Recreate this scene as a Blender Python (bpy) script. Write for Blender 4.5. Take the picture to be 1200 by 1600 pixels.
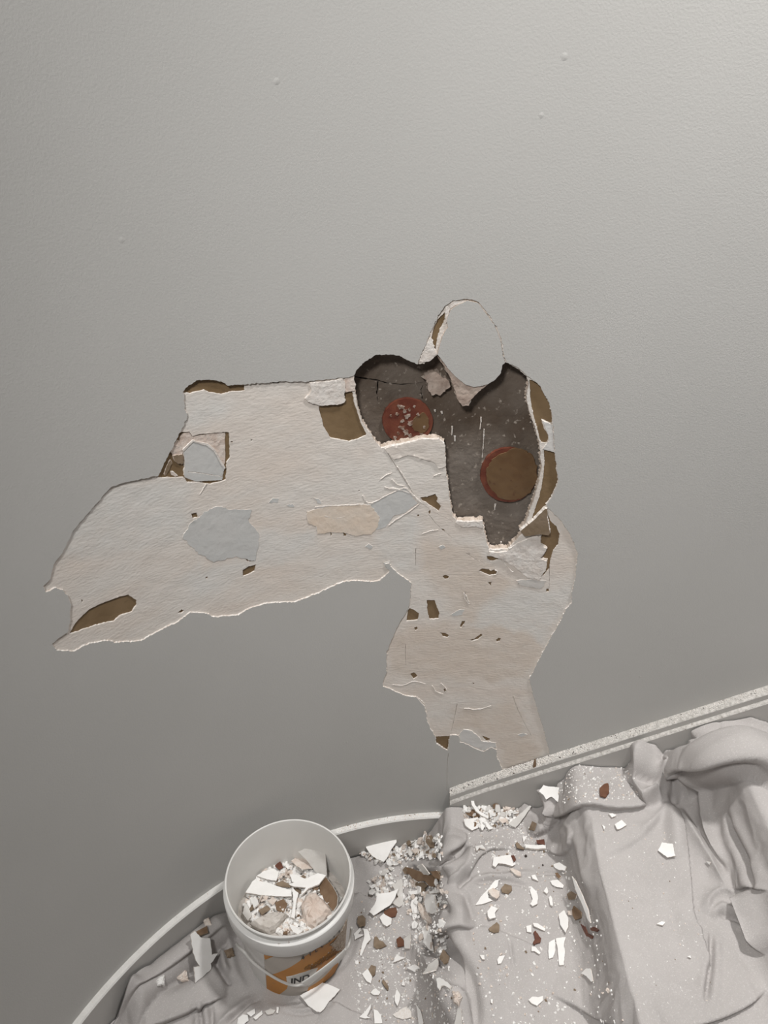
import bpy, bmesh, math, random
import numpy as np
from mathutils import Vector, Matrix
from mathutils.bvhtree import BVHTree
from mathutils.geometry import delaunay_2d_cdt

scene = bpy.context.scene
for o in list(bpy.data.objects):
    bpy.data.objects.remove(o)
COL = scene.collection
random.seed(7)
RNG = np.random.default_rng(7)

# ------------------------------------------------------------------ camera
CAM_H, PITCH, FPX = 1.77, math.radians(33), 1200.0
cam = bpy.data.cameras.new('camera')
cam.sensor_fit = 'VERTICAL'; cam.sensor_height = 36; cam.lens = 27
cam.clip_start = 0.02
cam_o = bpy.data.objects.new('camera', cam); COL.objects.link(cam_o)
cam_o.location = (0, 0, CAM_H); cam_o.rotation_euler = (math.pi/2 - PITCH, 0, 0)
scene.camera = cam_o

# ------------------------------------------------------------------ world, light, exposure
w = bpy.data.worlds.new('stairwell_daylight'); scene.world = w; w.use_nodes = True
w.node_tree.nodes['Background'].inputs[0].default_value = (1.0, 0.985, 0.965, 1)
w.node_tree.nodes['Background'].inputs[1].default_value = 0.05
def area(name, loc, target, size, energy, spread=180, color=(1.0, 0.985, 0.965)):
    la = bpy.data.lights.new(name, 'AREA'); la.shape = 'DISK'; la.size = size; la.energy = energy; la.color = color
    la.spread = math.radians(spread)
    lo = bpy.data.objects.new(name, la); COL.objects.link(lo); lo.location = loc
    lo.rotation_euler = (Vector(target)-Vector(loc)).to_track_quat('-Z', 'Y').to_euler()
area('added_wall_light', (-0.60, -0.40, 3.08), (0.1, 1.1, 1.4), 0.40, 44)  # added area light, no actual window: sets the brightness falloff over the wall
area('stair_ceiling_downlight', (0.74, 0.88, 2.95), (0.42, 0.80, 0.0), 0.18, 7.5, 75)
vs = scene.view_settings
vs.view_transform = 'Standard'; vs.look = 'None'; vs.gamma = 1; vs.exposure = 0.0
vs.use_curve_mapping = False

# ------------------------------------------------------------------ measuring helpers
def rays(pts):
    p = np.asarray(pts, float).reshape(-1, 2)
    a = (p[:, 0]-600)/FPX; b = (p[:, 1]-800)/FPX
    c, s = math.cos(PITCH), math.sin(PITCH)
    return np.c_[a, c-b*s, -s-b*c]

def zoom(x0, y0, k):
    return lambda *pts: [(x0+p[0]/k, y0+p[1]/k) for p in pts]
z1 = zoom(480, 440, 2.7273); z2 = zoom(50, 560, 2.6667); z3 = zoom(560, 840, 3.3333)
z5 = zoom(660, 1160, 3.6364); z7 = zoom(220, 640, 6.6667); z8 = zoom(460, 740, 4.0)
z9 = zoom(700, 780, 6.0)
zA = zoom(340, 1260, 5.2174); zB = zoom(350, 1420, 5.4545); zC = zoom(540, 1270, 6.6667)
zD = zoom(540, 1420, 6.0); zE = zoom(680, 1180, 6.6667); zF = zoom(720, 1320, 5.0)
zG = zoom(900, 1060, 2.9630); zH = zoom(80, 1250, 3.5294); zL = zoom(450, 1430, 10.0)

# plan of the wall: arc on the left, easing into a straight run on the right
WR, WCX, WCY, WL = 0.8644, 0.163, 0.3197, 0.13
_s = np.arange(-1.75, 1.45, 0.001)
_i0 = int(np.argmin(abs(_s)))
_phi = np.where(_s < 0, -_s/WR, np.where(_s < WL, -(_s/WR - _s**2/(2*WR*WL)), -WL/(2*WR)))
_x = np.concatenate([[0], np.cumsum(np.cos(_phi[:-1])*0.001)]); _x += WCX - _x[_i0]
_y = np.concatenate([[0], np.cumsum(np.sin(_phi[:-1])*0.001)]); _y += WCY+WR - _y[_i0]
_nx, _ny = np.sin(_phi), -np.cos(_phi)

def wall_map(sz, n):
    sz = np.asarray(sz, float)
    s = sz[:, 0]
    nn = np.interp
    return np.c_[nn(s, _s, _x)+n*nn(s, _s, _nx), nn(s, _s, _y)+n*nn(s, _s, _ny), sz[:, 1]]

_star = (_s > -1.5)
def px_wall(pts, n=0.0):
    d = rays(pts)
    X = (_x+n*_nx)[_star]; Y = (_y+n*_ny)[_star]; S = _s[_star]
    ang = np.arctan2(Y, X); al = np.arctan2(d[:, 1], d[:, 0])
    o = np.argsort(ang)
    s = np.interp(al, ang[o], S[o])
    x = np.interp(s, S, X); y = np.interp(s, S, Y)
    t = np.hypot(x, y)/np.hypot(d[:, 0], d[:, 1])
    return np.c_[s, CAM_H+d[:, 2]*t]
def s_at_x(x): return float(np.interp(x, _x, _s))
def y_at_x(x): return np.interp(x, _x[_i0-1200:], _y[_i0-1200:])

# ------------------------------------------------------------------ value noise
def vnoise(x, y, seed=0, octaves=3):
    out = np.zeros_like(x); amp = 1.0; tot = 0
    for o in range(octaves):
        r = np.random.default_rng(seed*31+o).random((128, 128))*2-1
        xi = np.floor(x).astype(int); yi = np.floor(y).astype(int)
        fx = x-xi; fy = y-yi
        fx = fx*fx*(3-2*fx); fy = fy*fy*(3-2*fy)
        g = lambda i, j: r[i % 128, j % 128]
        out += amp*((g(xi, yi)*(1-fx)+g(xi+1, yi)*fx)*(1-fy)+(g(xi, yi+1)*(1-fx)+g(xi+1, yi+1)*fx)*fy)
        tot += amp; amp *= 0.5; x = x*2.03+11.3; y = y*2.03+5.7
    return out/tot

# ------------------------------------------------------------------ materials
def mat(name, c1, c2=None, scale=20, rough=0.8, bump=0.0, bscale=150, detail=4, spec=0.3,
        c3=None, s3=300, t3=(0.62, 0.70), stretch=None, bdist=0.002, blo=0.35, bhi=0.65):
    m = bpy.data.materials.new(name); m.use_nodes = True
    nt = m.node_tree; N = nt.nodes; L = nt.links
    b = N['Principled BSDF']; b.inputs['Roughness'].default_value = rough
    b.inputs['Specular IOR Level'].default_value = spec
    tc = N.new('ShaderNodeTexCoord'); src = tc.outputs['Object']
    if stretch:
        mp = N.new('ShaderNodeMapping'); mp.inputs['Scale'].default_value = stretch
        L.new(src, mp.inputs['Vector']); src = mp.outputs['Vector']
    n = N.new('ShaderNodeTexNoise'); n.inputs['Scale'].default_value = scale; n.inputs['Detail'].default_value = detail
    L.new(src, n.inputs['Vector'])
    r = N.new('ShaderNodeValToRGB'); L.new(n.outputs['Fac'], r.inputs['Fac'])
    r.color_ramp.elements[0].position = blo; r.color_ramp.elements[1].position = bhi
    r.color_ramp.elements[0].color = (*c1, 1); r.color_ramp.elements[1].color = (*(c2 or c1), 1)
    col = r.outputs['Color']
    if c3:
        n3 = N.new('ShaderNodeTexNoise'); n3.inputs['Scale'].default_value = s3; n3.inputs['Detail'].default_value = 3
        L.new(src, n3.inputs['Vector'])
        r3 = N.new('ShaderNodeValToRGB'); L.new(n3.outputs['Fac'], r3.inputs['Fac'])
        r3.color_ramp.elements[0].position, r3.color_ramp.elements[1].position = t3
        mx = N.new('ShaderNodeMix'); mx.data_type = 'RGBA'
        L.new(r3.outputs['Color'], mx.inputs[0]); L.new(col, mx.inputs[6]); mx.inputs[7].default_value = (*c3, 1)
        col = mx.outputs[2]
    L.new(col, b.inputs['Base Color'])
    if bump:
        nb = N.new('ShaderNodeTexNoise'); nb.inputs['Scale'].default_value = bscale; nb.inputs['Detail'].default_value = 5
        L.new(src, nb.inputs['Vector'])
        bp = N.new('ShaderNodeBump'); bp.inputs['Strength'].default_value = bump; bp.inputs['Distance'].default_value = bdist
        L.new(nb.outputs['Fac'], bp.inputs['Height']); L.new(bp.outputs['Normal'], b.inputs['Normal'])
    return m

M = {}
def add_tint(m, warm, cool, white):
    nt = m.node_tree; N = nt.nodes; L = nt.links; b = N['Principled BSDF']
    col = b.inputs['Base Color'].links[0].from_socket
    at = N.new('ShaderNodeAttribute'); at.attribute_name = 'tint'
    sp = N.new('ShaderNodeSeparateColor'); L.new(at.outputs['Color'], sp.inputs[0])
    for k, c in enumerate((warm, cool, white)):
        mx = N.new('ShaderNodeMix'); mx.data_type = 'RGBA'
        L.new(sp.outputs[k], mx.inputs[0]); L.new(col, mx.inputs[6]); mx.inputs[7].default_value = (*c, 1); col = mx.outputs[2]
    L.new(col, b.inputs['Base Color'])
M['paint'] = mat('grey_wall_paint', (.512, .505, .486), (.538, .53, .512), 2.2, .72, .16, 330, spec=.25)
M['paint2'] = mat('grey_trim_paint', (.47, .455, .435), (.50, .485, .465), 6, .55, .08, 200)
M['plaster'] = mat('old_skim_plaster', (.745, .67, .605), (.75, .71, .665), 7, .88, .42, 120, detail=6, stretch=(1, 1, 2.2))
add_tint(M['plaster'], (.675, .585, .505), (.725, .712, .685), (.80, .765, .72))
M['plaster_warm'] = mat('beige_skim_plaster', (.585, .515, .455), (.64, .58, .525), 9, .88, .5, 60, detail=6, stretch=(1, 1, 2.2))
M['plaster_blue'] = mat('cool_white_skim', (.66, .655, .64), (.68, .665, .645), 9, .85, .5, 55, detail=6, stretch=(1, 1, 2))
M['grey_filler'] = mat('grey_filler', (.575, .58, .57), (.615, .61, .595), 12, .8, .4, 90)
M['peach'] = mat('peach_plaster', (.76, .635, .52), (.74, .65, .56), 25, .88, .6, 90)
M['fresh'] = mat('fresh_white_plaster', (.80, .76, .72), (.70, .64, .59), 60, .9, .9, 140)
M['pink'] = mat('pink_plaster_core', (.62, .50, .43), (.74, .66, .60), 70, .9, .9, 170)
M['pink_dark'] = mat('dull_pink_plaster_core', (.40, .31, .26), (.52, .43, .37), 60, .9, .9, 150)
M['edge'] = mat('torn_white_edge', (.80, .77, .73), (.62, .55, .49), 160, .9, .5, 300)
M['edge_pink'] = mat('broken_pinkish_edge', (.62, .53, .46), (.42, .34, .27), 120, .9, .8, 200)
M['brown'] = mat('brown_undercoat', (.195, .130, .068), (.235, .160, .088), 35, .6, .35, 120)
M['brown_light'] = mat('tan_undercoat', (.27, .205, .145), (.22, .16, .10), 40, .7, .4, 120)
M['render'] = mat('dark_render_coat', (.10, .072, .052), (.20, .172, .147), 7, .72, 1.0, 90, detail=9,
                  c3=(.40, .35, .30), s3=120, t3=(.63, .74), blo=.36, bhi=.64)
M['core'] = mat('wall_core', (.05, .04, .03), (.07, .055, .045), 20, .9)
M['rust'] = mat('rust_red_disc', (.13, .035, .022), (.185, .06, .035), 60, .4, .6, 90, spec=.5)
M['rustbrown'] = mat('glossy_brown_film', (.165, .10, .050), (.135, .075, .036), 30, .4, .4, 40, c3=(.07, .025, .015), s3=45, t3=(.64, .74), spec=.5)
M['smear'] = mat('grey_plaster_smear', (.36, .29, .245), (.17, .09, .06), 140, .6, .9, 160, blo=.42, bhi=.6)
M['smear2'] = mat('thin_plaster_smear', (.33, .28, .24), (.16, .125, .1), 60, .8, .9, 120)
M['cloth'] = mat('grey_canvas', (.455, .430, .417), (.495, .468, .455), 9, .92, .8, 700, detail=6, c3=(.60, .575, .56), s3=380, t3=(.55, .78), bdist=.0014, spec=.12)
M['white'] = mat('white_paint_flake', (.84, .825, .80), (.88, .865, .845), 40, .7, .15, 200)
M['pale'] = mat('pale_grey_flake', (.66, .64, .61), (.60, .575, .545), 40, .75, .2, 200)
M['pinkchip'] = mat('pinkish_plaster_chip', (.74, .67, .61), (.64, .54, .47), 120, .9, .6, 200)
M['tan'] = mat('tan_chip', (.27, .205, .145), (.19, .14, .095), 60, .8, .4, 150)
M['brownchip'] = mat('brown_chip', (.17, .105, .062), (.225, .15, .095), 50, .65, .3, 120)
M['maroon'] = mat('maroon_chip', (.115, .045, .032), (.16, .07, .046), 60, .6, .3, 120)
M['rustchip'] = mat('rust_chip', (.175, .085, .05), (.135, .06, .036), 60, .6, .3, 120)
M['dark'] = mat('dark_crumb', (.05, .04, .035), (.09, .07, .06), 60, .8)
M['stone_pink'] = mat('pinkish_rubble', (.62, .51, .44), (.72, .64, .58), 45, .92, 1.0, 110, c3=(.45, .35, .29), s3=60, t3=(.6, .7))
M['stone_grey'] = mat('greyish_rubble', (.50, .46, .42), (.63, .59, .55), 45, .92, 1.0, 110, c3=(.36, .31, .27), s3=60, t3=(.6, .7))
M['dust'] = mat('plaster_dust', (.78, .75, .72), (.68, .63, .58), 300, .95)
M['bucket'] = mat('white_bucket_plastic', (.70, .69, .665), (.73, .715, .69), 12, .42, .03, 60, spec=.45)
M['collar'] = mat('white_bucket_collar', (.74, .73, .71), (.76, .75, .73), 12, .4, .02, 60, spec=.45, c3=(.5, .46, .42), s3=90, t3=(.70, .78))
M['bail'] = mat('milky_plastic', (.63, .615, .585), (.66, .645, .62), 12, .4, spec=.45)
M['orange'] = mat('orange_print', (.50, .215, .045), (.54, .24, .055), 20, .5, c3=(.42, .2, .06), s3=90, t3=(.64, .74))
M['greyprint'] = mat('beige_grey_print', (.47, .43, .385), (.50, .455, .41), 20, .5)
M['whiteprint'] = mat('white_print', (.68, .66, .63), None, 20, .5)
M['black'] = mat('black_print', (.02, .018, .017), None, 20, .5)
M['splash'] = mat('plaster_splash', (.30, .215, .15), (.58, .51, .44), 240, .9, .9, 150)
M['splash_dark'] = mat('brown_dirt_splash', (.42, .19, .05), (.16, .10, .055), 260, .9, .8, 150, c3=(.5, .43, .36), s3=150, t3=(.58, .68))
M['floor'] = mat('dark_stair_wood', (.05, .03, .02), (.08, .05, .032), 14, .6)

def mat_ledge():
    return mat('dust_covered_ledge', (.42, .40, .375), (.62, .595, .565), 150, .95, .9, 260, c3=(.20, .165, .14), s3=210, t3=(.63, .72))
M['ledge'] = mat_ledge()
M['ledge_clean'] = mat('lightly_dusted_ledge', (.70, .685, .66), (.76, .745, .72), 60, .8, .3, 260, c3=(.3, .26, .23), s3=160, t3=(.72, .78))

# ------------------------------------------------------------------ object helpers
def tag(o, label=None, cat=None, group=None, kind=None):
    if label: o['label'] = label
    if cat: o['category'] = cat
    if group: o['group'] = group
    if kind: o['kind'] = kind
    return o
def link(name, me, parent=None):
    o = bpy.data.objects.new(name, me); COL.objects.link(o)
    if parent is not None: o.parent = parent
    return o
def mesh(name, V, F, mats, mi=None, smooth=False):
    me = bpy.data.meshes.new(name)
    me.from_pydata([tuple(map(float, v)) for v in V], [], [tuple(map(int, f)) for f in F])
    for m in (mats if isinstance(mats, (list, tuple)) else [mats]): me.materials.append(m)
    if mi is not None: me.polygons.foreach_set('material_index', np.asarray(mi, dtype=np.int32))
    if smooth is True: me.polygons.foreach_set('use_smooth', np.ones(len(me.polygons), bool))
    elif smooth is not False: me.polygons.foreach_set('use_smooth', np.asarray(smooth, bool))
    me.update()
    return me
def empty(name, loc=(0, 0, 0)):
    o = bpy.data.objects.new(name, None); COL.objects.link(o); o.location = loc
    o.empty_display_size = 0.05
    return o

def densify(P, step, jag=0.0, seed=0, fine=0.5):
    P = np.asarray(P, float); out = []
    for i in range(len(P)):
        a, b = P[i], P[(i+1) % len(P)]
        n = max(1, int(np.ceil(np.linalg.norm(b-a)/step)))
        for k in range(n): out.append(a+(b-a)*k/n)
    Q = np.array(out)
    if jag:
        r = np.random.default_rng(seed+1)
        t = np.roll(Q, -1, 0)-np.roll(Q, 1, 0); t /= np.linalg.norm(t, axis=1)[:, None]+1e-9
        nrm = np.c_[t[:, 1], -t[:, 0]]
        k = np.convolve(np.r_[r.normal(size=len(Q)), np.zeros(0)], np.ones(4)/2.0, 'same')
        Q = Q+nrm*(jag*(k*(1-fine)+r.normal(size=len(Q))*fine))[:, None]
    return Q
def inside(pts, poly):
    x, y = pts[:, 0], pts[:, 1]; c = np.zeros(len(pts), bool)
    xs, ys = poly[:, 0], poly[:, 1]; xe, ye = np.roll(xs, -1), np.roll(ys, -1)
    for a, b, d, e in zip(xs, ys, xe, ye):
        if b == e: continue
        m = ((b > y) != (e > y)) & (x < (d-a)*(y-b)/(e-b)+a)
        c ^= m
    return c
def slit(pl, wd):
    P = np.asarray(pl, float); t = np.gradient(P, axis=0); t /= np.linalg.norm(t, axis=1)[:, None]
    nn = np.c_[-t[:, 1], t[:, 0]]
    ww = wd*np.linspace(1, .5, len(P))[:, None]/2
    return np.r_[P+nn*ww, (P-nn*ww)[::-1]]

def smooth_poly(P, n=2):
    P = np.asarray(P, float)
    for _ in range(n):
        Q = [P[0]]
        for a, b in zip(P[:-1], P[1:]): Q += [a*.75+b*.25, a*.25+b*.75]
        P = np.array(Q+[P[-1]])
    return P

def sheet(name, outers, holes, fmap, nf, nb, mats, parent=None, grid=(0.02, 0.05), bevel=0.001, seed=0, relief=0.0, rscale=40, tint=None, closed=False):
    """a layer of real thickness on a curved surface, cut out along 2-D loops"""
    loops = list(outers)+list(holes)
    pts = []; edges = []
    for lp in loops:
        k = len(pts); pts += [tuple(p) for p in lp]
        edges += [(k+i, k+(i+1) % len(lp)) for i in range(len(lp))]
    A = np.concatenate(outers); lo_, hi_ = A.min(0), A.max(0)
    gx = np.arange(lo_[0]+grid[0]/2, hi_[0], grid[0]); gy = np.arange(lo_[1]+grid[1]/2, hi_[1], grid[1])
    G = np.stack(np.meshgrid(gx, gy), -1).reshape(-1, 2)
    if len(G):
        keep = np.zeros(len(G), bool)
        for lp in outers: keep |= inside(G, np.asarray(lp))
        G = G[keep]; pts += [tuple(p) for p in G]
    vo, eo, fo, *_ = delaunay_2d_cdt([Vector(p) for p in pts], edges, [], 0, 1e-6)
    V = np.array([(v[0], v[1]) for v in vo]); F = np.array([f for f in fo if len(f) == 3])
    C = V[F].mean(1)
    k = np.zeros(len(C), bool)
    for lp in outers: k |= inside(C, np.asarray(lp))
    for lp in holes: k &= ~inside(C, np.asarray(lp))
    F = F[k]
    a = V[F]; ar = (a[:, 1, 0]-a[:, 0, 0])*(a[:, 2, 1]-a[:, 0, 1])-(a[:, 2, 0]-a[:, 0, 0])*(a[:, 1, 1]-a[:, 0, 1])
    F[ar < 0] = F[ar < 0][:, ::-1]
    used = np.unique(F); rm = -np.ones(len(V), int); rm[used] = np.arange(len(used)); V = V[used]; F = rm[F]
    cnt = {}
    for f in F:
        for i in range(3):
            e = (f[i], f[(i+1) % 3]); cnt[e] = cnt.get(e, 0)+1
    bnd = [e for e in cnt if (e[1], e[0]) not in cnt]
    bset = np.unique(np.array(bnd).ravel())
    out = np.zeros_like(V)
    for i, j in bnd:
        d = V[j]-V[i]; l = np.linalg.norm(d)+1e-12; n2 = np.array([d[1], -d[0]])/l
        out[i] += n2; out[j] += n2
    ln = np.linalg.norm(out, axis=1); ln[ln == 0] = 1; out /= ln[:, None]
    r = np.random.default_rng(seed+5)
    nfv = np.full(len(V), nf)
    if relief:
        rel = relief*vnoise(V[:, 0]*rscale, V[:, 1]*rscale, seed+3, 4)
        rel[bset] *= .3
        nfv = nfv+rel
    P0 = fmap(V, 0.0); P1 = fmap(V, 1.0); N3 = P1-P0
    front = P0+N3*nfv[:, None]
    bi = {b: q for q, b in enumerate(bset)}
    Vb = V[bset]+out[bset]*(bevel*r.uniform(.15, 1.0, len(bset)))[:, None]
    Pb0 = fmap(Vb, 0.0); Nb = fmap(Vb, 1.0)-Pb0
    back = Pb0+Nb*nb
    n0 = len(front); m0 = len(bset)
    allv = np.r_[front, front[bset], back]
    faces = [tuple(f) for f in F]; mi = [0]*len(F); sm = [True]*len(F)
    for i, j in bnd:
        faces.append((n0+bi[i], n0+m0+bi[i], n0+m0+bi[j], n0+bi[j])); mi.append(1); sm.append(False)
    if closed:
        k0 = len(allv); allv = np.r_[allv, fmap(V, nb)]
        for f in F: faces.append((k0+f[2], k0+f[1], k0+f[0])); mi.append(1); sm.append(False)
    # keep the front facing along +n
    f0 = allv[list(faces[0])]; nn = np.cross(f0[1]-f0[0], f0[2]-f0[0])
    if np.dot(nn, N3[faces[0][0]]) < 0: faces = [tuple(reversed(f)) for f in faces]
    me = mesh(name, allv, faces, mats, mi, sm)
    if tint is not None:
        at = me.attributes.new('tint', 'FLOAT_COLOR', 'POINT')
        tv = tint(np.r_[V, V[bset], Vb])
        at.data.foreach_set('color', np.c_[tv, np.ones(len(tv))].astype(np.float32).ravel())
    return link(name, me, parent)

# ================================================================== THE SETTING
# ------------------------------------------------------------------ wall
MAIN = [(289, 618), (286, 612), (290, 606), (307, 594.5), (327, 593), (346, 596), (356, 602), (382, 600.5), (425, 597), (480, 596), (535, 591), (553, 587),
        (557, 579), (568, 566.5), (586, 555.5), (608, 553), (626, 557), (641, 564.7), (652, 569), (663, 542.7), (674, 517), (685, 493), (696, 476.7),
        (707, 470), (720, 468), (733, 467.5), (748, 471), (762, 489.5), (775, 508), (783.6, 531.7), (787, 553.7), (791.7, 566.5), (810, 575.7), (826.5, 588.5), (841, 601), (854, 619.7),
        (862, 641.7), (864, 663.7), (866, 689), (867, 707.7), (873, 751.7), (865, 770), (854, 788), (856, 794), (874, 810), (887, 828.7), (896, 847), (903, 867),
        (899, 900), (893, 927), (894, 942), (884, 952.5), (878, 966), (862, 994.5), (855.5, 1006.5), (848, 1020), (839, 1038), (827, 1060.5), (830, 1074),
        (839, 1107), (849.5, 1140), (855.5, 1164), (859, 1180), (849, 1186), (797, 1203), (785, 1204), (782, 1194), (776, 1182), (776, 1171.5), (767, 1168.5), (755, 1174.5),
        (740, 1168.5), (731, 1164), (719, 1159.5), (716.6, 1149), (704, 1149), (702.5, 1153.5), (700, 1173), (681.5, 1162.5), (680, 1152), (668, 1129.5),
        (666.5, 1119), (663.5, 1104), (656, 1096.5), (650, 1089), (632, 1087.5), (614, 1078.5), (599, 1072.5), (597.5, 1065), (604, 1050), (604, 1020), (609.5, 1005),
        (620, 981), (636.5, 952.5), (640, 945), (641, 930), (643, 912), (626, 898.5), (614, 889.5), (608, 880.5), (602, 881), (603, 886), (609.5, 893), (599, 903), (590, 909),
        (560, 907.5), (536, 909), (500, 925.6), (481, 933), (462.5, 940.6), (417.5, 942.5), (387.5, 952), (372.5, 961), (333, 965), (327.5, 959), (297.5, 956.7),
        (275, 974), (245, 987.5), (220.6, 1001.7), (181, 1004), (170, 1000.6), (140, 1006), (115.6, 1017.5), (87.5, 1016.7), (82, 1006), (91, 997), (106, 989),
        (110, 968.7), (110, 938.7), (98.7, 922), (85.6, 919), (70.6, 925.6), (68.7, 916), (78, 905), (84, 882.5), (102.5, 856), (114, 830), (136, 804), (159, 777.5),
        (174, 760.6), (207.5, 751), (247, 744), (279, 680), (294, 650), (288, 640.6)]
HOLE = [(552, 588), (556, 578), (568, 564.5), (586, 553.5), (608, 552), (627, 556), (641, 564), (652, 570), (663, 569), (683.5, 554),
        (700, 575.7), (712, 590), (716, 606), (719, 620), (724, 633), (733, 634), (738, 622), (750, 610), (762, 602), (773, 594), (782.5, 583), (785, 571), (791, 566),
        (810, 578), (824, 589), (826.5, 601), (823, 619.7), (828, 645), (837.5, 671), (843, 693), (847, 730), (841, 759), (834, 785), (826.5, 806.7), (821, 821), (813.7, 828.7),
        (817, 836), (808, 845), (793.5, 860), (764, 860), (760.5, 850.7), (756, 828.7), (753, 816), (714.7, 817), (707, 806.7), (702, 777), (698, 744), (696, 729.7),
        (693.4, 693), (685, 687.5), (659.7, 687.5), (637.7, 693), (615.7, 696.7), (595.5, 702), (586, 689), (568, 663.7), (559, 638), (555, 612)]
FLAP = [(730, 469.5), (746, 473), (760, 490.5), (773, 509), (782, 532), (785.5, 554), (789, 567), (785, 570), (782.5, 583), (773, 594), (762, 600), (752, 603), (740, 605), (729, 601),
        (718, 594), (700, 575.7), (690, 562), (683.5, 554), (685, 546), (691, 526), (699, 511.5), (698, 498.7), (703.7, 484), (715, 476.7)]

def W(px, n=0.0, step=0.004, jag=0.0006, seed=0):
    return densify(px_wall(px, n), step, jag, seed)
RECT = lambda s0, s1, a, b: np.array([(s0, a), (s1, a), (s1, b), (s0, b)])
def rect_dense(s0, s1, a, b):
    return densify(RECT(s0, s1, a, b), 0.03)

main_l = W(MAIN, step=.0028, jag=.0009, seed=1)
wall = sheet('wall_back', [rect_dense(-1.68, 1.38, 0.0, 3.3)], [main_l, densify(slit(px_wall([(700.5, 1177), (698.8, 1195), (698.6, 1215), (698.3, 1236)]), .0009), .004, .0001, 9)], wall_map, 0.0, -0.0032,
             [M['paint'], M['edge']], grid=(0.025, 0.06), bevel=0.0016, seed=2)
tag(wall, 'curved grey painted wall with a torn bare patch and an opened hole', kind='structure')
flap_l = W(FLAP, step=.003, jag=.0004, seed=3)
flap = sheet('plaster_flap', [flap_l], [], wall_map, 0.0004, -0.012, [M['paint'], M['edge_pink']], wall, bevel=.0022, seed=4)
flap['label'] = 'cut grey tongue of plaster hanging over the hole'

patch_rect = px_wall(MAIN); s0, a0 = patch_rect.min(0)-.03; s1, a1 = patch_rect.max(0)+.03
a0 = max(a0, .05)
hole_l = W(HOLE, step=.003, jag=.0007, seed=5)
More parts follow.
